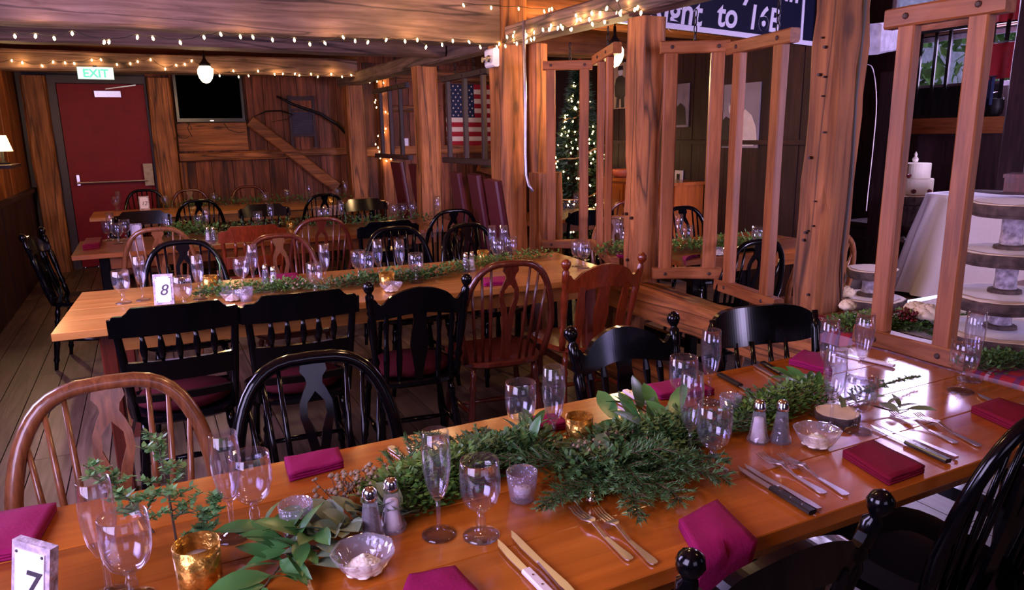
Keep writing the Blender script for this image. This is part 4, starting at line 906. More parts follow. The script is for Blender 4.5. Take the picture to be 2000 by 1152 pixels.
fork((1740, 808), (1868, 868), 'fork left of the pair at the right place setting'); fork((1780, 808), (1914, 874), 'fork right of the pair at the right place setting')
fork((583, 1118), (650, 1230), 'fork rising from the bottom edge of the picture')
knife((978, 1070), (1095, 1190), 'ivory handled knife at the bottom centre', 'iv'); knife((1004, 1052), (1120, 1168), 'silver table knife at the bottom centre', 'st')
knife((1442, 918), (1585, 1006), 'dark handled knife left of the maroon napkin', 'bl'); knife((1462, 918), (1600, 1000), 'silver table knife beside the dark handled knife', 'st')
knife((1705, 838), (1850, 905), 'dark handled knife right of the maroon napkin', 'bl'); knife((1722, 836), (1868, 898), 'silver knife right of the maroon napkin', 'st')
knife((1905, 772), (2040, 832), 'dark handled knife at the right edge', 'bl')
knife((1290, 812), (1222, 768), 'ivory handled knife at the far edge near the leaves', 'iv'); knife((1262, 818), (1200, 782), 'silver knife at the far edge near the leaves', 'st')
knife((1478, 775), (1405, 735), 'dark handled knife at the far edge behind the goblets', 'bl')
knife((1565, 755), (1490, 712), 'dark handled knife at the far edge left of the folded napkin', 'bl'); knife((1548, 762), (1475, 716), 'silver knife at the far edge left of the folded napkin', 'st')
fork((838, 938), (762, 874), 'fork at the far edge right of the pink napkin'); fork((872, 932), (798, 872), 'second fork at the far edge right of the pink napkin')
knife((1690, 705), (1745, 718), 'ivory handled knife lying at the far right corner', 'iv')
napkin(((-60, 1110), (62, 1088), (112, 996), (-40, 1022)), 'violet pink napkin at the left edge behind the number 7 card')
napkin(((566, 942), (672, 914), (662, 886), (556, 907)), 'pink folded napkin before the black bow-back chair')
napkin(((1020, 852), (1108, 838), (1090, 818), (1015, 828)), 'pink napkin seen behind the centre gold votive')
napkin(((1290, 782), (1395, 772), (1350, 745), (1262, 762)), 'pink napkin under the far glasses, right of centre')
napkin(((1540, 712), (1625, 735), (1610, 702), (1570, 693)), 'pink folded napkin at the far edge by the cracked post')
napkin(((1412, 1190), (1515, 1110), (1400, 990), (1325, 1032)), 'magenta napkin hanging over the front edge beside the finial chair', drop=.874)
napkin(((1735, 950), (1805, 925), (1705, 872), (1645, 893)), 'maroon folded napkin at the right front edge', 'napkin2')
napkin(((2020, 862), (2080, 830), (1950, 788), (1896, 806)), 'maroon folded napkin at the far right edge', 'napkin2')
napkin(((780, 1190), (960, 1200), (890, 1122), (800, 1140)), 'magenta napkin cut off by the bottom edge')
number_card((66, 1222), '7', 'number 7 table card standing at the front left', .13, .085, -.85, sz=.075)
# --- number 8 table
for k, a in (('goblet', (242, 592, 'water goblet at the left end of the number 8 table')), ('flute', (280, 586, 'champagne flute left of the number 8 card')), ('goblet', (362, 606, 'water goblet directly right of the number 8 card')), ('flute', (392, 584, 'champagne flute behind the goblet by the number 8 card')),
    ('goblet', (475, 562, 'water goblet before the fiddle-splat chair, left')), ('flute', (498, 556, 'champagne flute before the fiddle-splat chair')), ('goblet', (617, 574, 'water goblet right of the pink napkin on the number 8 table')), ('flute', (637, 556, 'champagne flute right of the pink napkin on the number 8 table')),
    ('goblet', (702, 545, 'left goblet of the pair before the tall flutes')), ('goblet', (718, 550, 'right goblet of the pair before the tall flutes')), ('flute', (740, 545, 'left tall flute behind the middle gold votive')), ('flute', (783, 545, 'right tall flute behind the middle gold votive')), ('goblet', (814, 552, 'water goblet right of the tall flutes')),
    ('flute', (962, 508, 'flute at left of the cluster near the conduit post')), ('flute', (985, 508, 'flute at right of the cluster near the conduit post')), ('goblet', (972, 516, 'goblet in the glass cluster near the conduit post')), ('goblet', (998, 512, 'rightmost goblet in the cluster near the conduit post')), ('goblet', (1140, 524, 'water goblet above the cherry finial chair')), ('goblet', (1128, 520, 'goblet half hidden behind another above the cherry chair'))):
    (goblet if k == 'goblet' else flute)(*a)
votive(412, 565, 'gold votive behind the number 8 card'); votive(757, 562, 'gold votive in the middle of the number 8 table', s=1.1); votive(944, 512, 'gold votive near the conduit post')
votive(482, 588, 'dimpled glass votive on the number 8 table', False); votive(445, 578, 'dimpled glass votive beside the white butter of table 8', False, s=.7)
shaker(536, 560, 'salt shaker in the greenery of the number 8 table', True); shaker(520, 555, 'pepper shaker in the greenery of the number 8 table', False); shaker(910, 530, 'pepper shaker near the end of the number 8 table', False); shaker(922, 528, 'salt shaker near the end of the number 8 table', True)
butter(455, 588, 'on the number 8 table'); butter(765, 570, 'behind the black finial chair of table 8')
napkin(((540, 553), (588, 549), (580, 538), (535, 542)), 'pink napkin in the middle of the number 8 table'); napkin(((945, 560), (1000, 556), (992, 545), (942, 549)), 'pink napkin seen through the reddish bow-back chair')
number_card((322, 594), '8', 'number 8 table card on the pale wood table', .135, .085, -.25)
bv = put('bud_vase', [('tube', MB().lathe([(.016, 0), (.018, .004), (.014, .03), (.012, .09), (.011, .09), (.012, .03), (0, .006)], 12).mesh('tube', 'glass', True)), ('sprig', MB().tube([(0, 0, .02), (.005, .0, .12), (-.01, .005, .16)], [.003, .004, .001], 5).mesh('sprig', 'fern', True))], 'slim glass bud vase with a green sprig on table 8', 'vase', P3(432, 562))
fork((222, 632), (224, 650), 'fork at the near left edge of the number 8 table')
# --- third and fourth tables
for k, a in (('goblet', (213, 470, 'left goblet at the left end of the third table')), ('flute', (222, 462, 'flute at the left end of the third table')), ('goblet', (232, 476, 'front goblet at the left end of the third table')), ('goblet', (247, 468, 'goblet left of the third table card')), ('goblet', (330, 462, 'goblet right of the third table card')), ('goblet', (385, 448, 'goblet behind the light brown bow-back chair')), ('flute', (395, 440, 'flute behind the light brown bow-back chair')),
    ('goblet', (505, 448, 'goblet above the cherry crest-rail chair')), ('flute', (530, 446, 'left flute above the cherry crest-rail chair')), ('goblet', (640, 440, 'goblet above the dark red bow-back chair')), ('goblet', (622, 438, 'left goblet above the dark red bow-back chair')), ('flute', (664, 436, 'flute above the dark red bow-back chair')), ('goblet', (770, 432, 'left goblet of the cluster before the maroon pair')), ('goblet', (788, 430, 'middle goblet of the cluster before the maroon pair')), ('goblet', (806, 428, 'right goblet of the cluster before the maroon pair')), ('flute', (900, 425, 'flute before the three maroon chairs')), ('goblet', (945, 432, 'goblet before the three maroon chairs')),
    ('goblet', (228, 412, 'left goblet on the far table by the red door')), ('flute', (236, 405, 'flute on the far table by the red door')), ('goblet', (325, 410, 'goblet right of the number 12 card')), ('goblet', (420, 404, 'goblet on the far table left of centre')), ('goblet', (520, 403, 'goblet right of the far-wall bow-back chair')), ('goblet', (562, 396, 'left goblet under the slanting brace')), ('flute', (605, 392, 'left flute under the slanting brace')), ('flute', (676, 388, 'right flute under the slanting brace')), ('goblet', (660, 392, 'right goblet under the slanting brace'))):
    (goblet if k == 'goblet' else flute)(*a)
number_card((268, 462), '', 'blank looking table card on the third table', .11, .08, 0); number_card((283, 407), '12', 'number 12 table card on the far table', .14, .10, 0, sz=.06)
shaker(407, 470, 'salt shaker beside the cherry crest-rail chair', True); shaker(418, 470, 'pepper shaker beside the cherry crest-rail chair', False)
napkin(((146, 490), (196, 484), (200, 472), (158, 475)), 'maroon folded napkin at the left corner of the third table', 'napkin2', th=.012)
votive(568, 446, 'gold votive above the dark red bow-back chair', s=.9); votive(655, 402, 'gold votive on the far table below the brace', s=1.2)
# --- tables beyond the posts
for k, a in (('flute', (1208, 490, 'flute left of the knotty middle post')), ('goblet', (1222, 494, 'goblet left of the knotty middle post')), ('flute', (1325, 480, 'flute behind the rack right of the knotty post')), ('goblet', (1340, 486, 'goblet behind the rack right of the knotty post')), ('flute', (1506, 470, 'flute standing before the dark wall left of the cracked post')), ('goblet', (1490, 492, 'goblet behind the rack before the portrait')),
    ('goblet', (1102, 428, 'left goblet below the decorated tree')), ('goblet', (1115, 426, 'right goblet below the decorated tree')), ('flute', (1125, 422, 'flute below the decorated tree'))):
    (goblet if k == 'goblet' else flute)(*a)
napkin(((1205, 505), (1240, 503), (1236, 492), (1202, 494)), 'pink napkin on the table left of the knotty post'); napkin(((1340, 520), (1385, 518), (1380, 505), (1338, 507)), 'pink napkin behind the black chair beyond the sill'); napkin(((1478, 505), (1525, 503), (1520, 490), (1475, 492)), 'pink napkin by the light rimmed brown chair')
butter(1450, 508, 'beyond the hanging racks')
# ------------------------------------------------------------------ greenery
def leaf_mesh(name, mat, L, W, bend=.15, n=5, tip=1.0, fold=.12):
    m = MB(); vs = []; 
    for i in range(n+1):
        t = i/n; w_ = W/2*math.sin(PI*min(1, t**tip))**.8 if 0 < t < 1 else 0; z = bend*L*math.sin(t*PI*.9)
        vs += [(t*L, -w_, z+w_*fold), (t*L, 0, z-.001), (t*L, w_, z+w_*fold)]
    fs = []
    for i in range(n):
        a = i*3; fs += [(a, a+1, a+4, a+3), (a+1, a+2, a+5, a+4)]
    m.add(vs, fs); return m.mesh(name, mat, True)
leafs = {'bay': leaf_mesh('leaf', 'bay', .085, .028, .10), 'bayl': leaf_mesh('leaf', 'bay', .13, .040, .08), 'euc': leaf_mesh('leaf', 'eucalyptus', .058, .034, .10), 'olive': leaf_mesh('leaf', 'eucalyptus', .075, .024, .08), 'rose': leaf_mesh('leaf', 'box', .05, .03, .1)}
def rot_to(d, roll): 
    d = d.normalized(); q = d.to_track_quat('X', 'Z'); return (q.to_matrix() @ Matrix.Rotation(roll, 3, 'X')).to_euler()
def leafy(label, pts, kind, step=.02, lift=.3, seed=1, spread=.9, name='leafy_sprig', z=TZ, sc_=1.0, base=.012, group='garland greenery'):
    """woody stem over the table with a leaf object at every node"""
    rng = random.Random(seed); P = [P3(x, y, z)+V((0, 0, base)) for x, y in pts]; o = P[0].copy(); o.z = z
    t = thing(name, label, 'greenery', tuple(o), 0, group); Q = [p-o for p in P]; Q = [q+V((0, 0, .012*math.sin(i*1.7))) for i, q in enumerate(Q)]
    MB().tube(Q, [.0032]+[.0025]*(len(Q)-2)+[.001], 5).obj('stem', 'stem', t, True); k = 0
    for a, b in zip(Q, Q[1:]):
        L_ = (b-a).length; n = max(1, int(L_/step)); d = (b-a).normalized(); s_ = d.cross(V((0, 0, 1))).normalized()
        for i in range(n):
            p = a.lerp(b, (i+.5)/n); side = 1 if k % 2 else -1; k += 1
            dd = d*rng.uniform(.2, .8)+s_*side*rng.uniform(.5, 1)*spread+V((0, 0, rng.uniform(.0, 1)*lift)); f = sc_*rng.uniform(.75, 1.15)
            lf = mobj('leaf', leafs[kind], t, p+V((0, 0, rng.uniform(0, .012))), rot_to(dd, rng.uniform(-.6, .6))); lf.scale = (f, f, f)
    return t
def needles(m, p, d, n, L_, rng, wdt=.0019, fwd=.75):
    s_ = d.cross(V((0, 0, 1)))
    if s_.length < 1e-3: s_ = V((1, 0, 0))
    s_.normalize(); u = s_.cross(d)
    for k in range(n):
        a = rng.random()*2*PI; r = (s_*math.cos(a)+u*math.sin(a)*.55); e = (r+d*fwd*rng.uniform(.6, 1.3)).normalized()*L_*rng.uniform(.75, 1.15); w_ = d.cross(e).normalized()*wdt
        m.add([p-w_, p+w_, p+e], [(0, 1, 2)])
def frond(label, pts, seed=1, branch=.07, z=TZ, mat='fir', nl=.016, dens=1.0, lift=.02, name='fir_frond', tip_lift=0, group='garland greenery'):
    rng = random.Random(seed); P = [P3(x, y, z) for x, y in pts]; o = P[0].copy(); t = thing(name, label, 'greenery', tuple(o), 0, group)
    n_ = len(P); Q = [p-o+V((0, 0, .010+lift*math.sin(PI*i/(n_-1)*.8)+tip_lift*i/(n_-1))) for i, p in enumerate(P)]
    st = MB(); st.tube(Q, [.003]+[.0024]*(n_-2)+[.001], 5); nd = MB()
    tot = sum((b-a).length for a, b in zip(Q, Q[1:])); run = 0
    for a, b in zip(Q, Q[1:]):
        L_ = (b-a).length; d = (b-a).normalized(); s_ = d.cross(V((0, 0, 1))).normalized(); m_ = max(2, int(L_/.004*dens))
        for i in range(m_): needles(nd, a.lerp(b, i/m_), d, 3, nl, rng)
        nb = max(1, int(L_/.016*dens))
        for i in range(nb):
            f = (run+L_*i/nb)/tot; p = a.lerp(b, i/nb); bl = branch*(1-.75*f)*rng.uniform(.7, 1.2)
            for sg in (-1, 1):
                if rng.random() < .15: continue
                dd = (d*rng.uniform(.6, .9)+s_*sg+V((0, 0, rng.uniform(-.12, .35)))).normalized(); e = p+dd*bl; e.z = max(e.z, .004)
                st.tube([p, p.lerp(e, .5)+V((0, 0, .003)), e], [.0014, .0011, .0006], 4); k_ = max(3, int(bl/.0038*dens))
                for j in range(k_): needles(nd, p.lerp(e, j/k_), dd, 3, nl*.9, rng)
        run += L_
    st.obj('stem', 'stem', t, True); q = nd.obj('needles', mat, t); q['kind'] = 'stuff'; return t
def clump(label, pts, r, n, mat, lf, h=.05, seed=1, z=TZ, name='boxwood_clump', group='garland greenery'):
    """dense mass of little leaves around a line"""
    rng = random.Random(seed); P = [P3(x, y, z) for x, y in pts]; o = P[0].copy(); t = thing(name, label, 'greenery', tuple(o), 0, group); m = MB(); st = MB()
    for i in range(n):
        k = rng.randrange(len(P)-1) if len(P) > 1 else 0; c = P[k].lerp(P[min(k+1, len(P)-1)], rng.random())-o
        a = rng.random()*2*PI; rr = r*rng.random()**.6; p = c+V((rr*math.cos(a), rr*math.sin(a), .004+h*rng.random()*(1-.6*rr/r)))
        d = V((math.cos(a)+rng.uniform(-.8, .8), math.sin(a)+rng.uniform(-.8, .8), rng.uniform(.0, 1.2))).normalized(); s_ = d.cross(V((rng.uniform(-.4, .4), .1, 1))).normalized(); L_ = lf*rng.uniform(.7, 1.3)
        m.add([p, p+d*L_*.5+s_*L_*.28, p+d*L_, p+d*L_*.5-s_*L_*.28], [(0, 1, 2, 3)])
        if i % 14 == 0: st.tube([V((c.x, c.y, .006)), p], [.0015, .0008], 4)
    st.obj('twigs', 'stem', t); q = m.obj('leaves', mat, t); q['kind'] = 'stuff'; return t
def pods(label, pts, r, n, s_=.006, seed=1, mat='seed', name='seed_cluster', h=.04, z=TZ):
    rng = random.Random(seed); P = [P3(x, y, z) for x, y in pts]; o = P[0].copy(); t = thing(name, label, 'seed heads', tuple(o), 0, 'garland greenery'); m = MB(); st = MB()
    for i in range(n):
        k = rng.randrange(len(P)-1) if len(P) > 1 else 0; c = P[k].lerp(P[min(k+1, len(P)-1)], rng.random())-o; a = rng.random()*2*PI; rr = r*rng.random()**.6
        p = c+V((rr*math.cos(a), rr*math.sin(a), .012+h*rng.random())); q = s_*rng.uniform(.6, 1.3)
        m.add([p+V(v)*q for v in ((0, 0, 1), (1, 0, 0), (0, 1, 0), (-1, 0, 0), (0, -1, 0), (0, 0, -1))], [(0, 1, 2), (0, 2, 3), (0, 3, 4), (0, 4, 1), (5, 2, 1), (5, 3, 2), (5, 4, 3), (5, 1, 4)])
        if i % 3 == 0: st.tube([V((c.x, c.y, .006)), p], [.0012, .0007], 4)
    st.obj('twigs', 'stem', t); m.obj('pods', mat, t, True)['kind'] = 'stuff'; return t
def upright(label, px, h, seed, lean, n=9, z=TZ):
    """airy sprig standing up from the table, small pale leaves on forked twigs"""
    rng = random.Random(seed); o = P3(*px, z); t = thing('feathery_sprig', label, 'greenery', tuple(o), 0, 'upright sprigs'); st = MB(); m = MB()
    top = V((lean[0], lean[1], h)); main = [V((0, 0, 0)), V((top.x*.3, top.y*.3, h*.45)), top]; st.tube(main, [.0025, .002, .0008], 5)
    for i in range(n):
        f = .25+.75*i/n; p = main[0].lerp(main[1], f*2) if f < .5 else main[1].lerp(main[2], f*2-1); a = rng.random()*2*PI
        d = V((math.cos(a), math.sin(a), rng.uniform(.1, .8))).normalized(); e = p+d*h*.38*rng.uniform(.6, 1.2)*(1.2-f*.7); e.z = max(e.z, .01); st.tube([p, e], [.0012, .0006], 4)
        for j in range(34):
            q = p.lerp(e, .15+.85*j/34); b = rng.random()*2*PI; dd = V((math.cos(b), math.sin(b), rng.uniform(-.2, .9))).normalized(); s_ = dd.cross(V((.3, .1, 1))).normalized(); L_ = .0145*rng.uniform(.7, 1.3)
            m.add([q, q+dd*L_*.5+s_*L_*.27, q+dd*L_, q+dd*L_*.5-s_*L_*.27], [(0, 1, 2, 3)])
    st.obj('stem', 'stem', t); m.obj('leaflets', 'fern', t)['kind'] = 'stuff'; return t
# front table garland, left to right
upright('feathery green sprig standing at the left of the front table', (300, 1040), .15, 1, (-.10, .03), 15)
upright('taller feathery sprig in front of the brown bow-back chair', (345, 1060), .20, 2, (-.01, .02), 16)
upright('low feathery sprig beside the left-end flute', (395, 1075), .09, 3, (.03, .02), 13)
leafy('glossy bay leaf branch spilling at the lower left of the garland', ((640, 1050), (595, 1080), (550, 1110), (510, 1155)), 'bay', .0085, .25, 4, sc_=1.05, name='bay_branch')
leafy('short bay twig with upright leaves by the left dimpled votive', ((590, 1100), (550, 1070), (515, 1040)), 'bay', .014, .3, 5, sc_=1.1, name='bay_branch')
leafy('grey green eucalyptus branch left of the shaker pair', ((820, 1010), (740, 1025), (670, 1030), (620, 1045)), 'euc', .009, .6, 6, sc_=1.25, name='eucalyptus_branch')
leafy('eucalyptus twig drooping toward the butter bowl', ((700, 1030), (650, 1070), (612, 1110)), 'euc', .009, .5, 7, sc_=1.2, name='eucalyptus_branch')
pods('brown seed heads behind the shaker pair', ((640, 985), (700, 965), (775, 950)), .04, 150, .006, 8)
clump('bright boxwood mass left of the centre flute', ((775, 985), (840, 960), (905, 930)), .085, 2600, 'box', .017, .08, 9)
frond('cedar frond trailing behind the centre glasses', ((820, 950), (880, 905), (935, 870), (960, 855)), 10, .09, nl=.015)
clump('dark boxwood mass behind the centre goblet', ((905, 925), (980, 900), (1050, 880)), .075, 2200, 'fir', .018, .07, 11)
leafy('upright bay sprig in front of the far goblet', ((1035, 905), (1033, 872), (1040, 850)), 'bay', .016, 1.6, 12, .5, name='bay_branch')
leafy('dark eucalyptus branch across the middle of the garland', ((1210, 925), (1150, 905), (1095, 885), (1060, 880)), 'euc', .016, .5, 13, name='eucalyptus_branch')
leafy('large bay leaves fanning out by the centre gold votive', ((1290, 868), (1250, 850), (1200, 838)), 'bayl', .022, .7, 14, name='bay_branch')
leafy('second fan of large bay leaves left of the far goblet', ((1330, 860), (1290, 830), (1240, 815)), 'bayl', .026, .5, 15, name='bay_branch')
pods('pale seed heads in the middle of the garland', ((1130, 920), (1200, 895), (1270, 880)), .045, 130, .005, 16)
clump('dark green mass under the large bay leaves', ((1180, 890), (1270, 870), (1340, 850)), .085, 2600, 'fir', .018, .075, 17)
frond('fir frond reaching left under the dimpled votive', ((1210, 945), (1150, 970), (1090, 990), (1045, 1015)), 18, .075)
frond('fir frond pointing down toward the camera', ((1225, 940), (1235, 970), (1240, 1005), (1248, 1040)), 19, .075)
frond('fir frond pointing down to the right', ((1240, 935), (1280, 965), (1310, 985), (1335, 1005)), 20, .09)
frond('fir frond reaching right below the big goblet', ((1250, 925), (1310, 935), (1370, 945), (1425, 955)), 21, .11)
frond('fir frond lying on top of the fir bunch', ((1180, 915), (1230, 930), (1290, 935), (1350, 925)), 22, .10, lift=.06)
frond('fir frond behind the right-centre goblet', ((1290, 890), (1350, 875), (1420, 850), (1470, 830)), 23, .085)
frond('cedar frond left of the right-hand shakers', ((1420, 850), (1470, 815), (1520, 785), (1560, 760)), 24, .085, nl=.014, lift=.03)
clump('mossy green mass behind the right-hand shakers', ((1450, 835), (1520, 800), (1590, 775)), .07, 2000, 'box', .015, .065, 25)
leafy('green leaves left of the tall wood-slice flute', ((1600, 790), (1565, 765), (1535, 750)), 'bay', .018, .6, 26, name='bay_branch')
leafy('eucalyptus leaves right of the wood slice', ((1640, 815), (1690, 805), (1740, 808), (1775, 800)), 'olive', .02, .3, 27, name='eucalyptus_branch')
frond('thin fir twig stretching to the right end', ((1640, 790), (1700, 775), (1750, 762), (1795, 748)), 28, .04, nl=.011)
b_ = P3(1156, 985); ba = thing('bauble', 'small silver bauble in the fir fronds', 'ornament', (b_.x, b_.y, TZ)); MB().lathe([(0, 0), (.010, .003), (.014, .013), (.010, .023), (.004, .026), (.004, .03), (0, .03)], 14).obj('ball', 'bauble', ba, True); MB().tube([(0, 0, .03), (.002, 0, .036), (0, 0, .04)], .001, 5).obj('loop', 'bauble', ba)
def slice_(label, px, r, th=.02, z=TZ, seed=1, name='wood_slice'):
    rng = random.Random(seed); p = P3(*px, z) if len(px) == 2 else V(px); ph = [rng.random()*6 for _ in range(4)]; wob = lambda i, a: 1+.04*math.sin(3*a+ph[0])+.03*math.sin(5*a+ph[1])+.015*math.sin(11*a+ph[2])
    t = thing(name, label, 'wood slice', tuple(p), 0, 'wood slices'); MB().lathe([(r*.97, 0), (r, th*.3), (r, th*.85), (r*.985, th)], 28, wob=wob).obj('bark', 'bark', t); MB().lathe([(r*.95, th), (r*.94, th+.0015), (0, th+.0015)], 28, wob=wob).obj('cut_face', 'cutwood', t); return t
slice_('round wood slice coaster under the right-hand flute', (1635, 818), .055, .02)
tag(MB().lathe([(.0001, 0), (.022, .003), (.018, .014), (.0001, .022)], 12, P3(790, 990)).obj('white_candle', 'wax', None, True), 'white tea candle peeking out beside the salt shaker', 'candle')
frond('fir frond between the dimpled votive and the forks', ((1180, 950), (1130, 985), (1095, 1000), (1065, 1012)), 71, .06)
frond('fir frond tucked behind the centre dimpled votive', ((1150, 920), (1080, 935), (1010, 930), (960, 945)), 72, .09, lift=.04)
frond('fir frond in the heart of the fir bunch', ((1200, 915), (1225, 940), (1240, 965), (1262, 985)), 73, .09, lift=.03)
frond('fir frond spreading low at the right of the fir bunch', ((1270, 915), (1330, 925), (1380, 915), (1425, 920)), 74, .09)
frond('cedar frond over the boxwood left of the centre flute', ((770, 960), (800, 930), (835, 900), (870, 880)), 75, .08, lift=.05)
clump('loose green leaves under the fir bunch', ((1120, 930), (1200, 920), (1300, 905)), .09, 2000, 'fir', .018, .05, 76)
# number 8 table and further tables
frond('fir frond beside the number 8 card', ((470, 580), (440, 582), (410, 578), (380, 585)), 40, .09, nl=.016)
clump('green mass along the left half of the number 8 table', ((400, 580), (460, 575), (540, 568), (600, 566)), .09, 1100, 'box', .02, .07, 41)
frond('fir frond in front of the pink napkin on table 8', ((500, 575), (550, 568), (600, 568), (640, 572)), 42, .1, nl=.018)
clump('green mass around the middle gold votive of table 8', ((640, 565), (720, 555), (800, 548), (860, 540)), .09, 1300, 'fir', .022, .07, 43)
leafy('bay leaves before the tall flutes on table 8', ((680, 560), (720, 552), (770, 548)), 'bay', .03, .7, 44, name='bay_branch'); leafy('bay leaves right of the goblet on table 8', ((800, 552), (840, 546), (880, 538)), 'bay', .03, .6, 45, name='bay_branch')
clump('pale green mass toward the far end of table 8', ((870, 535), (930, 522), (990, 512), (1070, 502)), .08, 1000, 'box', .02, .07, 46)
pods('pale seed heads along table 8', ((560, 572), (700, 556), (860, 540)), .06, 90, .008, 47)
clump('green garland at the left of the third table', ((330, 448), (380, 456), (420, 462)), .12, 500, 'box', .035, .12, 48)
clump('dark garland along the middle of the third table', ((430, 452), (560, 446), (700, 440), (840, 432)), .1, 900, 'fir', .03, .1, 49)
clump('dark garland along the far table', ((330, 408), (450, 402), (560, 398), (680, 392)), .1, 800, 'fir', .035, .12, 50)
clump('green garland left of the knotty post beyond the sill', ((1190, 500), (1215, 496), (1250, 492)), .1, 600, 'box', .025, .1, 51)
clump('green garland behind the rack right of the knotty post', ((1300, 490), (1360, 488), (1420, 482)), .1, 700, 'box', .025, .1, 52)
clump('green garland before the dark wall, left of the cracked post', ((1410, 484), (1450, 482), (1500, 480)), .1, 600, 'box', .025, .1, 53)
# ------------------------------------------------------------------ lamps and fairy lights
def pendant(label, x, y, z, ztop, watts, drop=.14, name='globe_lamp'):
    t = thing(name, label, 'lamp', (x, y, z))
    MB().tube([(0, 0, drop), (0, 0, ztop-z)], .006, 6).obj('rod', 'iron', t); MB().lathe([(.045, ztop-z-.02), (.05, ztop-z)], 14).obj('canopy', 'iron', t)
    MB().lathe([(.02, .0), (.05, .01), (.052, .03), (.03, .05), (.012, .08), (.01, drop)], 14).obj('holder', 'iron', t, True)
    MB().lathe([(.0001, -.145), (.03, -.135), (.055, -.10), (.066, -.06), (.066, -.025), (.05, .002), (.045, .012)], 18, wob=lambda i, a: 1+.04*math.cos(8*a)).obj('globe', 'lampglass', t, True)
    bulb('lamp_light', (x, y, z-.22), watts, r=.07); return t
pq = ony(401, 140, 7.6); pendant('lit tulip globe lamp hanging before the television', pq.x, pq.y, pq.z+.04, 2.46, 20)
pq = ony(1200, 108, 4.6); pendant('lit globe lamp behind the narrow hanging rack', pq.x, pq.y, pq.z+.06, 2.95, 38)
pq = ony(825, -10, 4.5); pendant('lit globe lamp peeking in at the top edge', pq.x, pq.y, pq.z+.14, 2.46, 9)
pendant('lit globe lamp hanging right above the front table', .9, 1.9, 2.2, 2.46, 12)
pendant('lit globe lamp hanging over the near side of the front table', 1.7, .2, 2.25, 2.46, 9)
bmesh_ = MB().lathe([(.0001, -.016), (.0065, -.008), (.0065, .004), (.0001, .012)], 6).mesh('fairy_bulb', 'bulb')
def string(label, pts, n, sag=.02, seed=1, glow=0, spread=.02):
    rng = random.Random(seed); t = thing('fairy_light_string', label, 'fairy lights', (0, 0, 0), 0, 'strings of fairy lights'); P = [V(p) for p in pts]
    ln = [0]
    for a, b in zip(P, P[1:]): ln.append(ln[-1]+(b-a).length)
    def at(s):
        for i in range(len(P)-1):
            if s <= ln[i+1]+1e-9: return P[i].lerp(P[i+1], (s-ln[i])/max(1e-9, ln[i+1]-ln[i]))
        return P[-1]
    q = []; T_ = ln[-1]
    for i in range(n+1):
        s = T_*(i+(rng.uniform(-.38, .38) if 0 < i < n else 0))/n; p = at(s).copy()
        if 0 < i < n: p += V((rng.uniform(-1, 1)*spread*.4, rng.uniform(-1, 1)*spread*.4, rng.uniform(-1, .4)*sag))
        q.append(p)
    MB().tube([x for i in range(n) for x in (q[i], q[i].lerp(q[i+1], .5)+V((0, 0, -.3*sag)))]+[q[-1]], .0022, 4).obj('wire', 'wire', t)
    for i, p in enumerate(q): mobj('fairy_bulb', bmesh_, t, p+V((0, 0, -.016)), (rng.uniform(-.4, .4), rng.uniform(-.4, .4), 0))
    if glow:
        for i in range(1, glow+1): bulb('string_glow', at(T_*(i-.5)/glow)+V((0, -.045, -.02)), .7, (1, .58, .22), .03)
    return t
def by(px, Y, d=0): return [ony(x, y, Y)+V((0, 0, d)) for x, y in px]
string('fairy lights along the lower edge of the thick front beam', by(((-40, 50), (110, 60), (210, 70), (300, 60), (370, 73), (450, 62), (520, 74), (625, 76), (660, 64), (720, 80), (790, 66), (850, 87), (880, 74), (960, 82), (1000, 70)), 4.87), 30, .03, 2, 6)
string('fairy lights along the beam above the red door and television', by(((-30, 122), (40, 115), (95, 118), (155, 117), (210, 116), (290, 115), (320, 124), (410, 116), (420, 140), (480, 138), (550, 140), (590, 142), (640, 137), (700, 142)), 9.02), 34, .05, 3, 6)
string('fairy lights wound thickly on the rail beam between two posts', [(XP-.09+.1*(i % 2)*.0, 4.95-i*.11, 2.19-.05*(i % 2)) for i in range(16)], 44, .05, 4, 6, .1)
string('fairy lights strung across the right end of the thick front beam', by(((905, 5), (930, 8), (962, 12), (1005, 10), (1043, 13), (1070, 12)), 4.85)+[onx(1115, 24, XP-.1), onx(1143, 23, XP-.1), onx(1240, 12, XP-.1)], 12, .02, 5, 2)
string('fairy lights twisting down the far post by the maroon chairs', by(((722, 158), (745, 150), (752, 172), (735, 185), (730, 200), (750, 215), (765, 220), (763, 237), (745, 258), (733, 270), (738, 285), (742, 300), (746, 314), (760, 312), (768, 300)), 9.785), 22, .03, 6, 4)
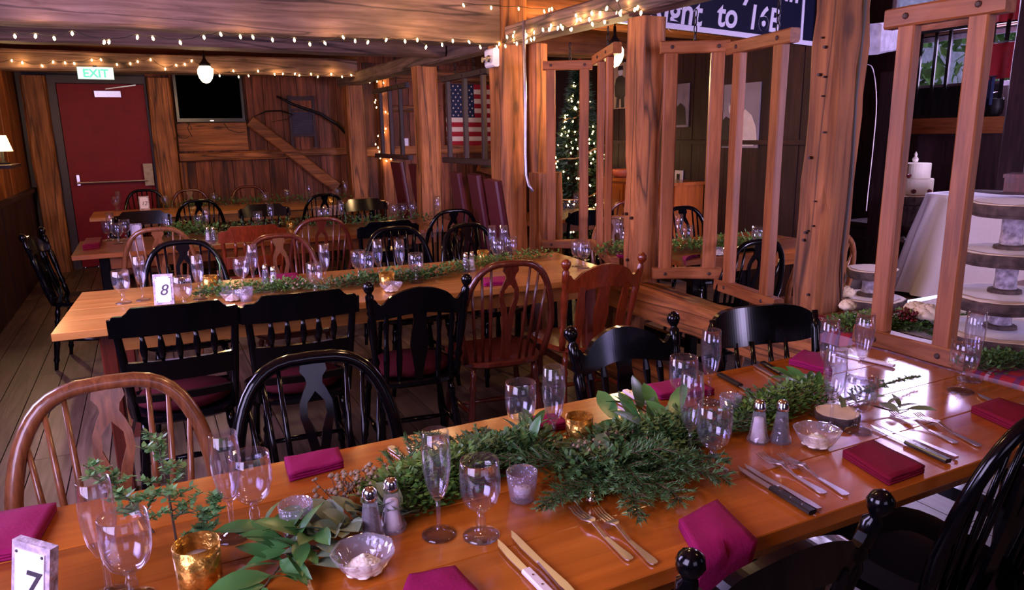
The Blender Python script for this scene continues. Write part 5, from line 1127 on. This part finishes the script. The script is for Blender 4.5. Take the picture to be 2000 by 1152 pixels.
# ------------------------------------------------------------------ display table with log stands
def log_stand(label, c, zs, r, pr, th=.045, seed=1, name='log_slice_stand'):
    rng = random.Random(seed); t = thing(name, label, 'cake stand', c, 0, 'log slice stands'); z_ = c[2]
    for i, z in enumerate(zs):
        ph = [rng.random()*6 for _ in range(3)]; rr = r[i]; wob = lambda k, a, ph=ph: 1+.05*math.sin(2*a+ph[0])+.035*math.sin(5*a+ph[1])+.012*math.sin(13*a+ph[2])
        zz = z-z_; s_ = MB().lathe([(rr*.95, zz-th), (rr, zz-th*.7), (rr*1.01, zz-th*.2), (rr*.985, zz)], 36, wob=wob).obj('slice', 'bark', t)
        MB().lathe([(rr*.965, zz), (rr*.955, zz+.002), (0, zz+.002)], 36, wob=wob).obj('cut_face', 'cutwood', s_)
        MB().lathe([(rr*.8, zz+.003), (rr*.82, zz+.005), (0, zz+.006)], 24, wob=lambda k, a: 1+.03*math.cos(12*a)).obj('lace_doily', 'lace', s_)
    for a, b in zip(zs, zs[1:]):
        lo, hi = min(a, b)-z_+.005, max(a, b)-z_-th; MB().lathe([(pr*1.05, lo), (pr, lo+.02), (pr*.97, (lo+hi)/2), (pr*1.02, hi)], 18, wob=lambda k, q: 1+.03*math.sin(4*q+k)).obj('log', 'birch', t)
        MB().lathe([(pr*1.5, lo-.001), (pr*1.45, lo+.012), (pr*1.05, lo+.016)], 18).obj('collar', 'bark', t)
    return t
log_stand('tall tiered log slice stand at the right edge', (2.575, 1.40, TZ), (TZ+.05, .925, 1.075, 1.235), (.20, .185, .165, .148), .034, .042, 1)
log_stand('low log slice stand behind the right hanging rack', (2.70, 2.0, TZ), (TZ+.035, .905), (.14, .105), .036, .035, 2)
clump('fir garland at the foot of the tall log stand', ((1900, 725), (1960, 715), (2030, 715)), .07, 1300, 'fir', .014, .06, 60)
clump('boxwood garland behind the right hanging rack', ((1650, 650), (1700, 640), (1760, 640), (1850, 640)), .10, 2200, 'box', .018, .07, 61)
clump('green leaves right of the rack slat, beside the log stand', ((1855, 625), (1880, 610)), .06, 500, 'box', .018, .09, 62)
frond('fir frond lying behind the right hanging rack', ((1680, 650), (1730, 640), (1790, 655), (1840, 670)), 63, .08, nl=.015)
pods('dark red berry cluster behind the right hanging rack', ((1755, 645), (1775, 640)), .045, 90, .008, 64, 'berry', 'berry_cluster', .06)
rose_m = MB()
for k, (r_, zz, w_) in enumerate(((.026, .006, .010), (.021, .013, .010), (.015, .019, .009), (.009, .023, .008), (.003, .026, .006))):
    rose_m.tube([(r_*(1+.12*math.cos(5*a+k))*math.cos(a), r_*(1+.12*math.cos(5*a+k))*math.sin(a), zz+.0035*math.cos(5*a+k*2)) for a in [2*PI*q/25 for q in range(25)]], w_, 6, True, flat=1.2)
rose_me = rose_m.mesh('petals', 'cream', True)
for i, (x, y, l, s_) in enumerate(((1788, 610, 'cream rose left of the pair between the rack slats', 1.1), (1812, 618, 'cream rose right of the pair between the rack slats', 1.2), (1868, 606, 'cream rose beside the tall log stand', .9), (1648, 575, 'cream rose peeking out right of the cracked post', 1.0), (1655, 600, 'small cream rose low beside the cracked post', .8))):
    p = onz(x, y, .80); t = put('cream_rose', (('petals', rose_me),), l, 'flower', (p.x, p.y, .80), i, 'cream roses'); t.scale = (s_*1.15,)*3; MB().tube([(0, 0, .005), (.005, .004, -.045)], .002, 5).obj('stem', 'stem', t)
ln = thing('lace_cloth', 'white lace mat spread under the display greenery', 'cloth', (2.78, 1.62, TZ+.001)); MB().grid(16, 16, lambda u, v: ((u-.5)*.75, (v-.5)*.6, .004+.002*math.sin(u*20)*math.sin(v*17))).obj('mat', 'lace', ln, True)
pl = thing('plaid_runner', 'red plaid cloth edging along the display table', 'runner', (2.27, .72, TZ)); m = MB()
prof = [(.10, .004), (.04, .006), (.0, .008), (-.035, .004), (-.05, -.008), (-.056, -.03), (-.06, -.05)]
m.grid(30, len(prof)-1, lambda u, v: (prof[round(v*(len(prof)-1))][0], u*1.25, prof[round(v*(len(prof)-1))][1]+.002*math.sin(u*25))); m.obj('cloth', 'plaid', pl, True)
# ------------------------------------------------------------------ bar end: clothed table, dresser, window things
WX, WY = 6.55, 3.4
CZ = .92
wt = thing('buffet_table', 'buffet table under a white cloth by the bar', 'table', (WX, WY, 0), -PI/2); MB().bbox((-.68, -.34, CZ-.04), (.88, .34, CZ-.007)).obj('top', 'tabledark', wt)
for x in (-.6, .8):
    for y in (-.28, .28): MB().bbox((x-.03, y-.03, 0), (x+.03, y+.03, CZ-.04)).obj('leg', 'tabledark', wt)
cl = thing('tablecloth', 'white linen cloth falling to the floor over the buffet', 'tablecloth', (WX, WY, 0), -PI/2); m = MB(); ring = []
n = 72
for k in range(n):
    a = 2*PI*k/n; c, s_ = math.cos(a), math.sin(a); ring.append((.1+.86*math.copysign(abs(c)**.25, c), .41*math.copysign(abs(s_)**.25, s_), a))
lv = [(CZ-.003, 0, 0), (CZ-.005, .008, 0), (CZ-.05, .016, .006), (.55, .09, .03), (.25, .15, .04), (.04, .20, .045)]
for z, out, wv in lv:
    for x, y, a in ring: d = V((x-.1, y*2, 0)).normalized(); o_ = out+wv*math.sin(a*14+math.sin(a*3)); m.v.append((x+d.x*o_, y+d.y*o_, z))
for i in range(len(lv)-1):
    for k in range(n): m.f.append((i*n+k, i*n+(k+1) % n, i*n+n+(k+1) % n, i*n+n+k))
m.f.append(tuple(range(n))); m.obj('linen', 'linen', cl, True)
bxp = onz(1994, 378, CZ); bx_ = thing('wooden_box', 'small brown wooden box on the white cloth', 'box', (bxp.x, bxp.y, CZ+.001), .3); MB().bbox((-.16, -.1, 0), (.16, .1, .14)).obj('body', 'redbrown', bx_); MB().bbox((-.17, -.11, .14), (.17, .11, .17)).obj('lid', 'redbrown', bx_); MB().bbox((-.18, -.12, -.0), (.18, .12, .02)).obj('base_trim', 'darkX', bx_)
# dresser with stump and cake, left of the cloth
dp0, dp1 = onz(1655, 545, .02), onz(1815, 560, .02); DX = 6.9
d0, d1 = onx(1652, 430, DX), onx(1822, 430, DX); dz = d0.z
ds = thing('dresser', 'dark dresser behind the right hanging rack', 'dresser', (DX, 0, 0)); MB().bbox((0, d1.y, .04), (.5, d0.y, dz-.04)).obj('body', 'darkY', ds); MB().bbox((-.03, d1.y-.03, dz-.04), (.53, d0.y+.03, dz)).obj('top', 'darkY', ds)
for i in range(3): dd = MB().bbox((-.015, d1.y+.03, .08+i*(dz-.14)/3), (0, d0.y-.03, .06+(i+1)*(dz-.14)/3)).obj('drawer', 'darkY', ds)
k_ = onx(1765, 468, DX-.03); kb = MB().lathe([(.012, 0), (.012, .015), (.035, .02), (.036, .028), (.02, .036), (0, .037)], 18).obj('dial', 'steel', ds); kb.rotation_euler = (0, -PI/2, 0); kb.location = (-.015, k_.y, k_.z)
st_ = onx(1775, 430, DX+.2); sr = .25; stump = thing('tree_stump', 'rough tree stump slab standing on the dark dresser', 'stump', (DX+.24, st_.y-.02, dz)); wob = lambda i, a: 1+.05*math.sin(3*a)+.03*math.sin(7*a)
MB().lathe([(sr*.96, 0), (sr, .03), (sr*.98, .15), (sr*1.12, .16), (sr*1.15, .20), (sr*1.1, .215)], 28, wob=wob).obj('bark', 'bark', stump); MB().lathe([(sr*1.08, .215), (0, .217)], 28, wob=wob).obj('cut_face', 'cutwood', stump)
stump.scale = (1.15, 1.15, 1.45); ck = thing('tiered_cake', 'white two-tier cake on the tree stump', 'cake', (DX+.24, st_.y-.02, dz+.218*1.45)); ck.scale = (1.3, 1.3, 1.3); MB().lathe([(.115, 0), (.118, .005), (.118, .12), (.112, .126), (0, .127)], 28).obj('lower_tier', 'butter', ck); MB().lathe([(.088, .127), (.09, .13), (.09, .24), (.085, .246), (0, .247)], 28).obj('upper_tier', 'butter', ck)
for a, z in ((3.6, .02), (4.6, .02), (3.2, .14)): MB().lathe([(0, -.02), (.018, -.01), (.02, .008), (0, .02)], 8, (.118*math.cos(a), .118*math.sin(a), z+.01)).obj('dark_flower', 'berry', ck)
MB().lathe([(0, 0), (.02, .01), (.024, .03), (.01, .05), (.012, .07), (0, .09)], 10, (-.02, .02, .247)).obj('topper', 'wax', ck)
dc = [onx(x, y, 5.45) for x, y in ((1688, 85), (1690, 122), (1705, 135), (1712, 200), (1705, 290), (1695, 380), (1692, 412))]
dc = [dc[i].lerp(dc[i+1], t) if not 0 < i < len(dc)-2 else (.5*((2*dc[i])+(dc[i+1]-dc[i-1])*t+(2*dc[i-1]-5*dc[i]+4*dc[i+1]-dc[i+2])*t*t+(3*dc[i]-dc[i-1]-3*dc[i+1]+dc[i+2])*t**3)) for i in range(len(dc)-1) for t in (0, .25, .5, .75)]+[dc[-1]]
tag(MB().tube(dc, .004, 6).obj('extension_wire', 'ivory', None, True), 'pale cord hanging down right of the cracked post', 'cord')
_b = onx(1738, 300, 6.4); _b.z = 0
bpost = timber('timber_post', 'dark smeared post left of the bar window', 'post', _b, _b+V((0, 0, 2.0)), .22, .2, 'Z', (0, 1, 0), 8, .004, .01, 'dark', 'upright barn posts')
wbm = timber('whitewashed_beam', 'whitewashed beam end high on the right', 'beam', onx(1690, 78, 5.4), onx(1768, 68, 6.4), .24, .24, 'X', jit=.004); wbm.data.materials[0] = M['whitewash']
hb = timber('header_beam', 'brown header beam above the bar window', 'beam', (8.25, 3.1, 2.62), (8.25, 6.6, 2.62), .14, .2, 'Y', mat='rack')
# beyond the bar window: daylight, a hedge
oz = thing('outdoor_shrub', 'sunlit green shrub outside the bar window', 'shrub', (9.6, 5.9, 0)); m = MB(); rng = random.Random(5)
for i in range(900):
    a, b = rng.random()*2*PI, rng.random()*PI; r = rng.uniform(.6, .85); p = V((r*math.sin(b)*math.cos(a), r*math.sin(b)*math.sin(a)*1.6, 1.9+r*1.2*math.cos(b))); d = V((rng.uniform(-1, 1), rng.uniform(-1, 1), rng.uniform(-1, 1)))*.12; e = V((rng.uniform(-1, 1), rng.uniform(-1, 1), rng.uniform(-1, 1)))*.08; m.add([p-d, p+e, p+d, p-e], [(0, 1, 2, 3)])
m.obj('leaves', 'foliage', oz)['kind'] = 'stuff'; MB().tube([(0, 0, 0), (0, 0, 1.9)], [.06, .03], 8).obj('trunk', 'stem', oz)
sk = MB().bbox((11, 1, -.5), (11.1, 12, 5)); sko = sk.obj('outdoor_backdrop', 'whitewash'); tag(sko, 'bright white building wall outside the bar window', 'wall')
# iron rods, shelf, cloths and pots before the window
hx = 8.1
s0, s1 = onx(1776, 247, hx), onx(1995, 245, hx); SZ = 1.59
shf = thing('bar_shelf', 'brown wooden shelf rail under the bar window', 'shelf', (hx, (s0.y+s1.y)/2, 1.42)); hw = abs(s0.y-s1.y)/2
MB().bbox((-.1, -hw, 0), (.12, hw, .17)).obj('board', 'rackY', shf)
for y in (-hw+.1, hw-.1): MB().bbox((-.04, y-.05, -1.42), (.06, y+.05, 0)).obj('upright', 'darkZ', shf)
for i, px in enumerate((1804, 1833, 1859, 1912, 1941, 1968)):
    q = onx(px-12, 160, hx-.06); tag(MB().bar((hx-.06, q.y, SZ), (hx-.06, q.y, 2.52), .035, .02, (1, 0, 0)).obj('iron_rod', 'iron'), ('first', 'second', 'third', 'fourth', 'fifth', 'sixth')[i]+' upright iron bar from the left before the bar window', 'bar', 'iron bars before the bar window')
tag(MB().bar((hx-.06, s0.y, 2.535), (hx-.06, s1.y, 2.535), .05, .03).obj('iron_rail', 'iron'), 'flat iron rail joining the tops of the iron bars', 'rail')
dk = thing('bar_cabinet', 'black cabinet standing on the shelf below the bar window', 'cabinet', (hx+.04, (s0.y+s1.y)/2+.2, SZ)); MB().bbox((-.03, -hw*.75, 0), (.1, hw*.75, .34)).obj('body', 'bezel', dk); MB().bbox((-.05, -hw*.77, .34), (.12, hw*.77, .37)).obj('top', 'darkY', dk)
def cloth(label, c0, c1, X, mat, nm='hanging_cloth'):
    p, q = onx(*c0, X), onx(*c1, X); t = thing(nm, label, 'cloth', (X, p.y, q.z)); w_, h_ = q.y-p.y, p.z-q.z
    MB().grid(14, 8, lambda u, v: (.02*math.sin(u*12)*(1-v*.6), u*w_, v*h_)).obj('fabric', mat, t, True); MB().tube([(0, -.03*(1 if w_ > 0 else -1), h_+.008), (0, w_*1.05, h_+.008)], .008, 6).obj('rail', 'iron', t)
cloth('red cloth hanging before the right part of the bar window', (1900, 90), (1975, 152), hx-.1, 'redcloth'); cloth('red cloth draped high under the right roof', (1935, 8), (1990, 38), hx-.1, 'redcloth'); cloth('blue denim cloth hanging below the red cloth', (1908, 153), (1938, 205), hx-.11, 'denim')
kp = onx(1945, 200, hx-.02); kt = thing('iron_pot', 'black iron pot below the red cloth', 'pot', (hx-.03, kp.y, SZ)); MB().lathe([(.05, 0), (.075, .03), (.085, .1), (.08, .17), (.085, .18), (.08, .185), (.07, .1), (0, .03)], 20).obj('body', 'iron', kt, True); MB().tube([(0, .08*math.cos(a), .17+.08*math.sin(a)) for a in [PI*i/12 for i in range(13)]], .005, 5).obj('handle', 'steel', kt)
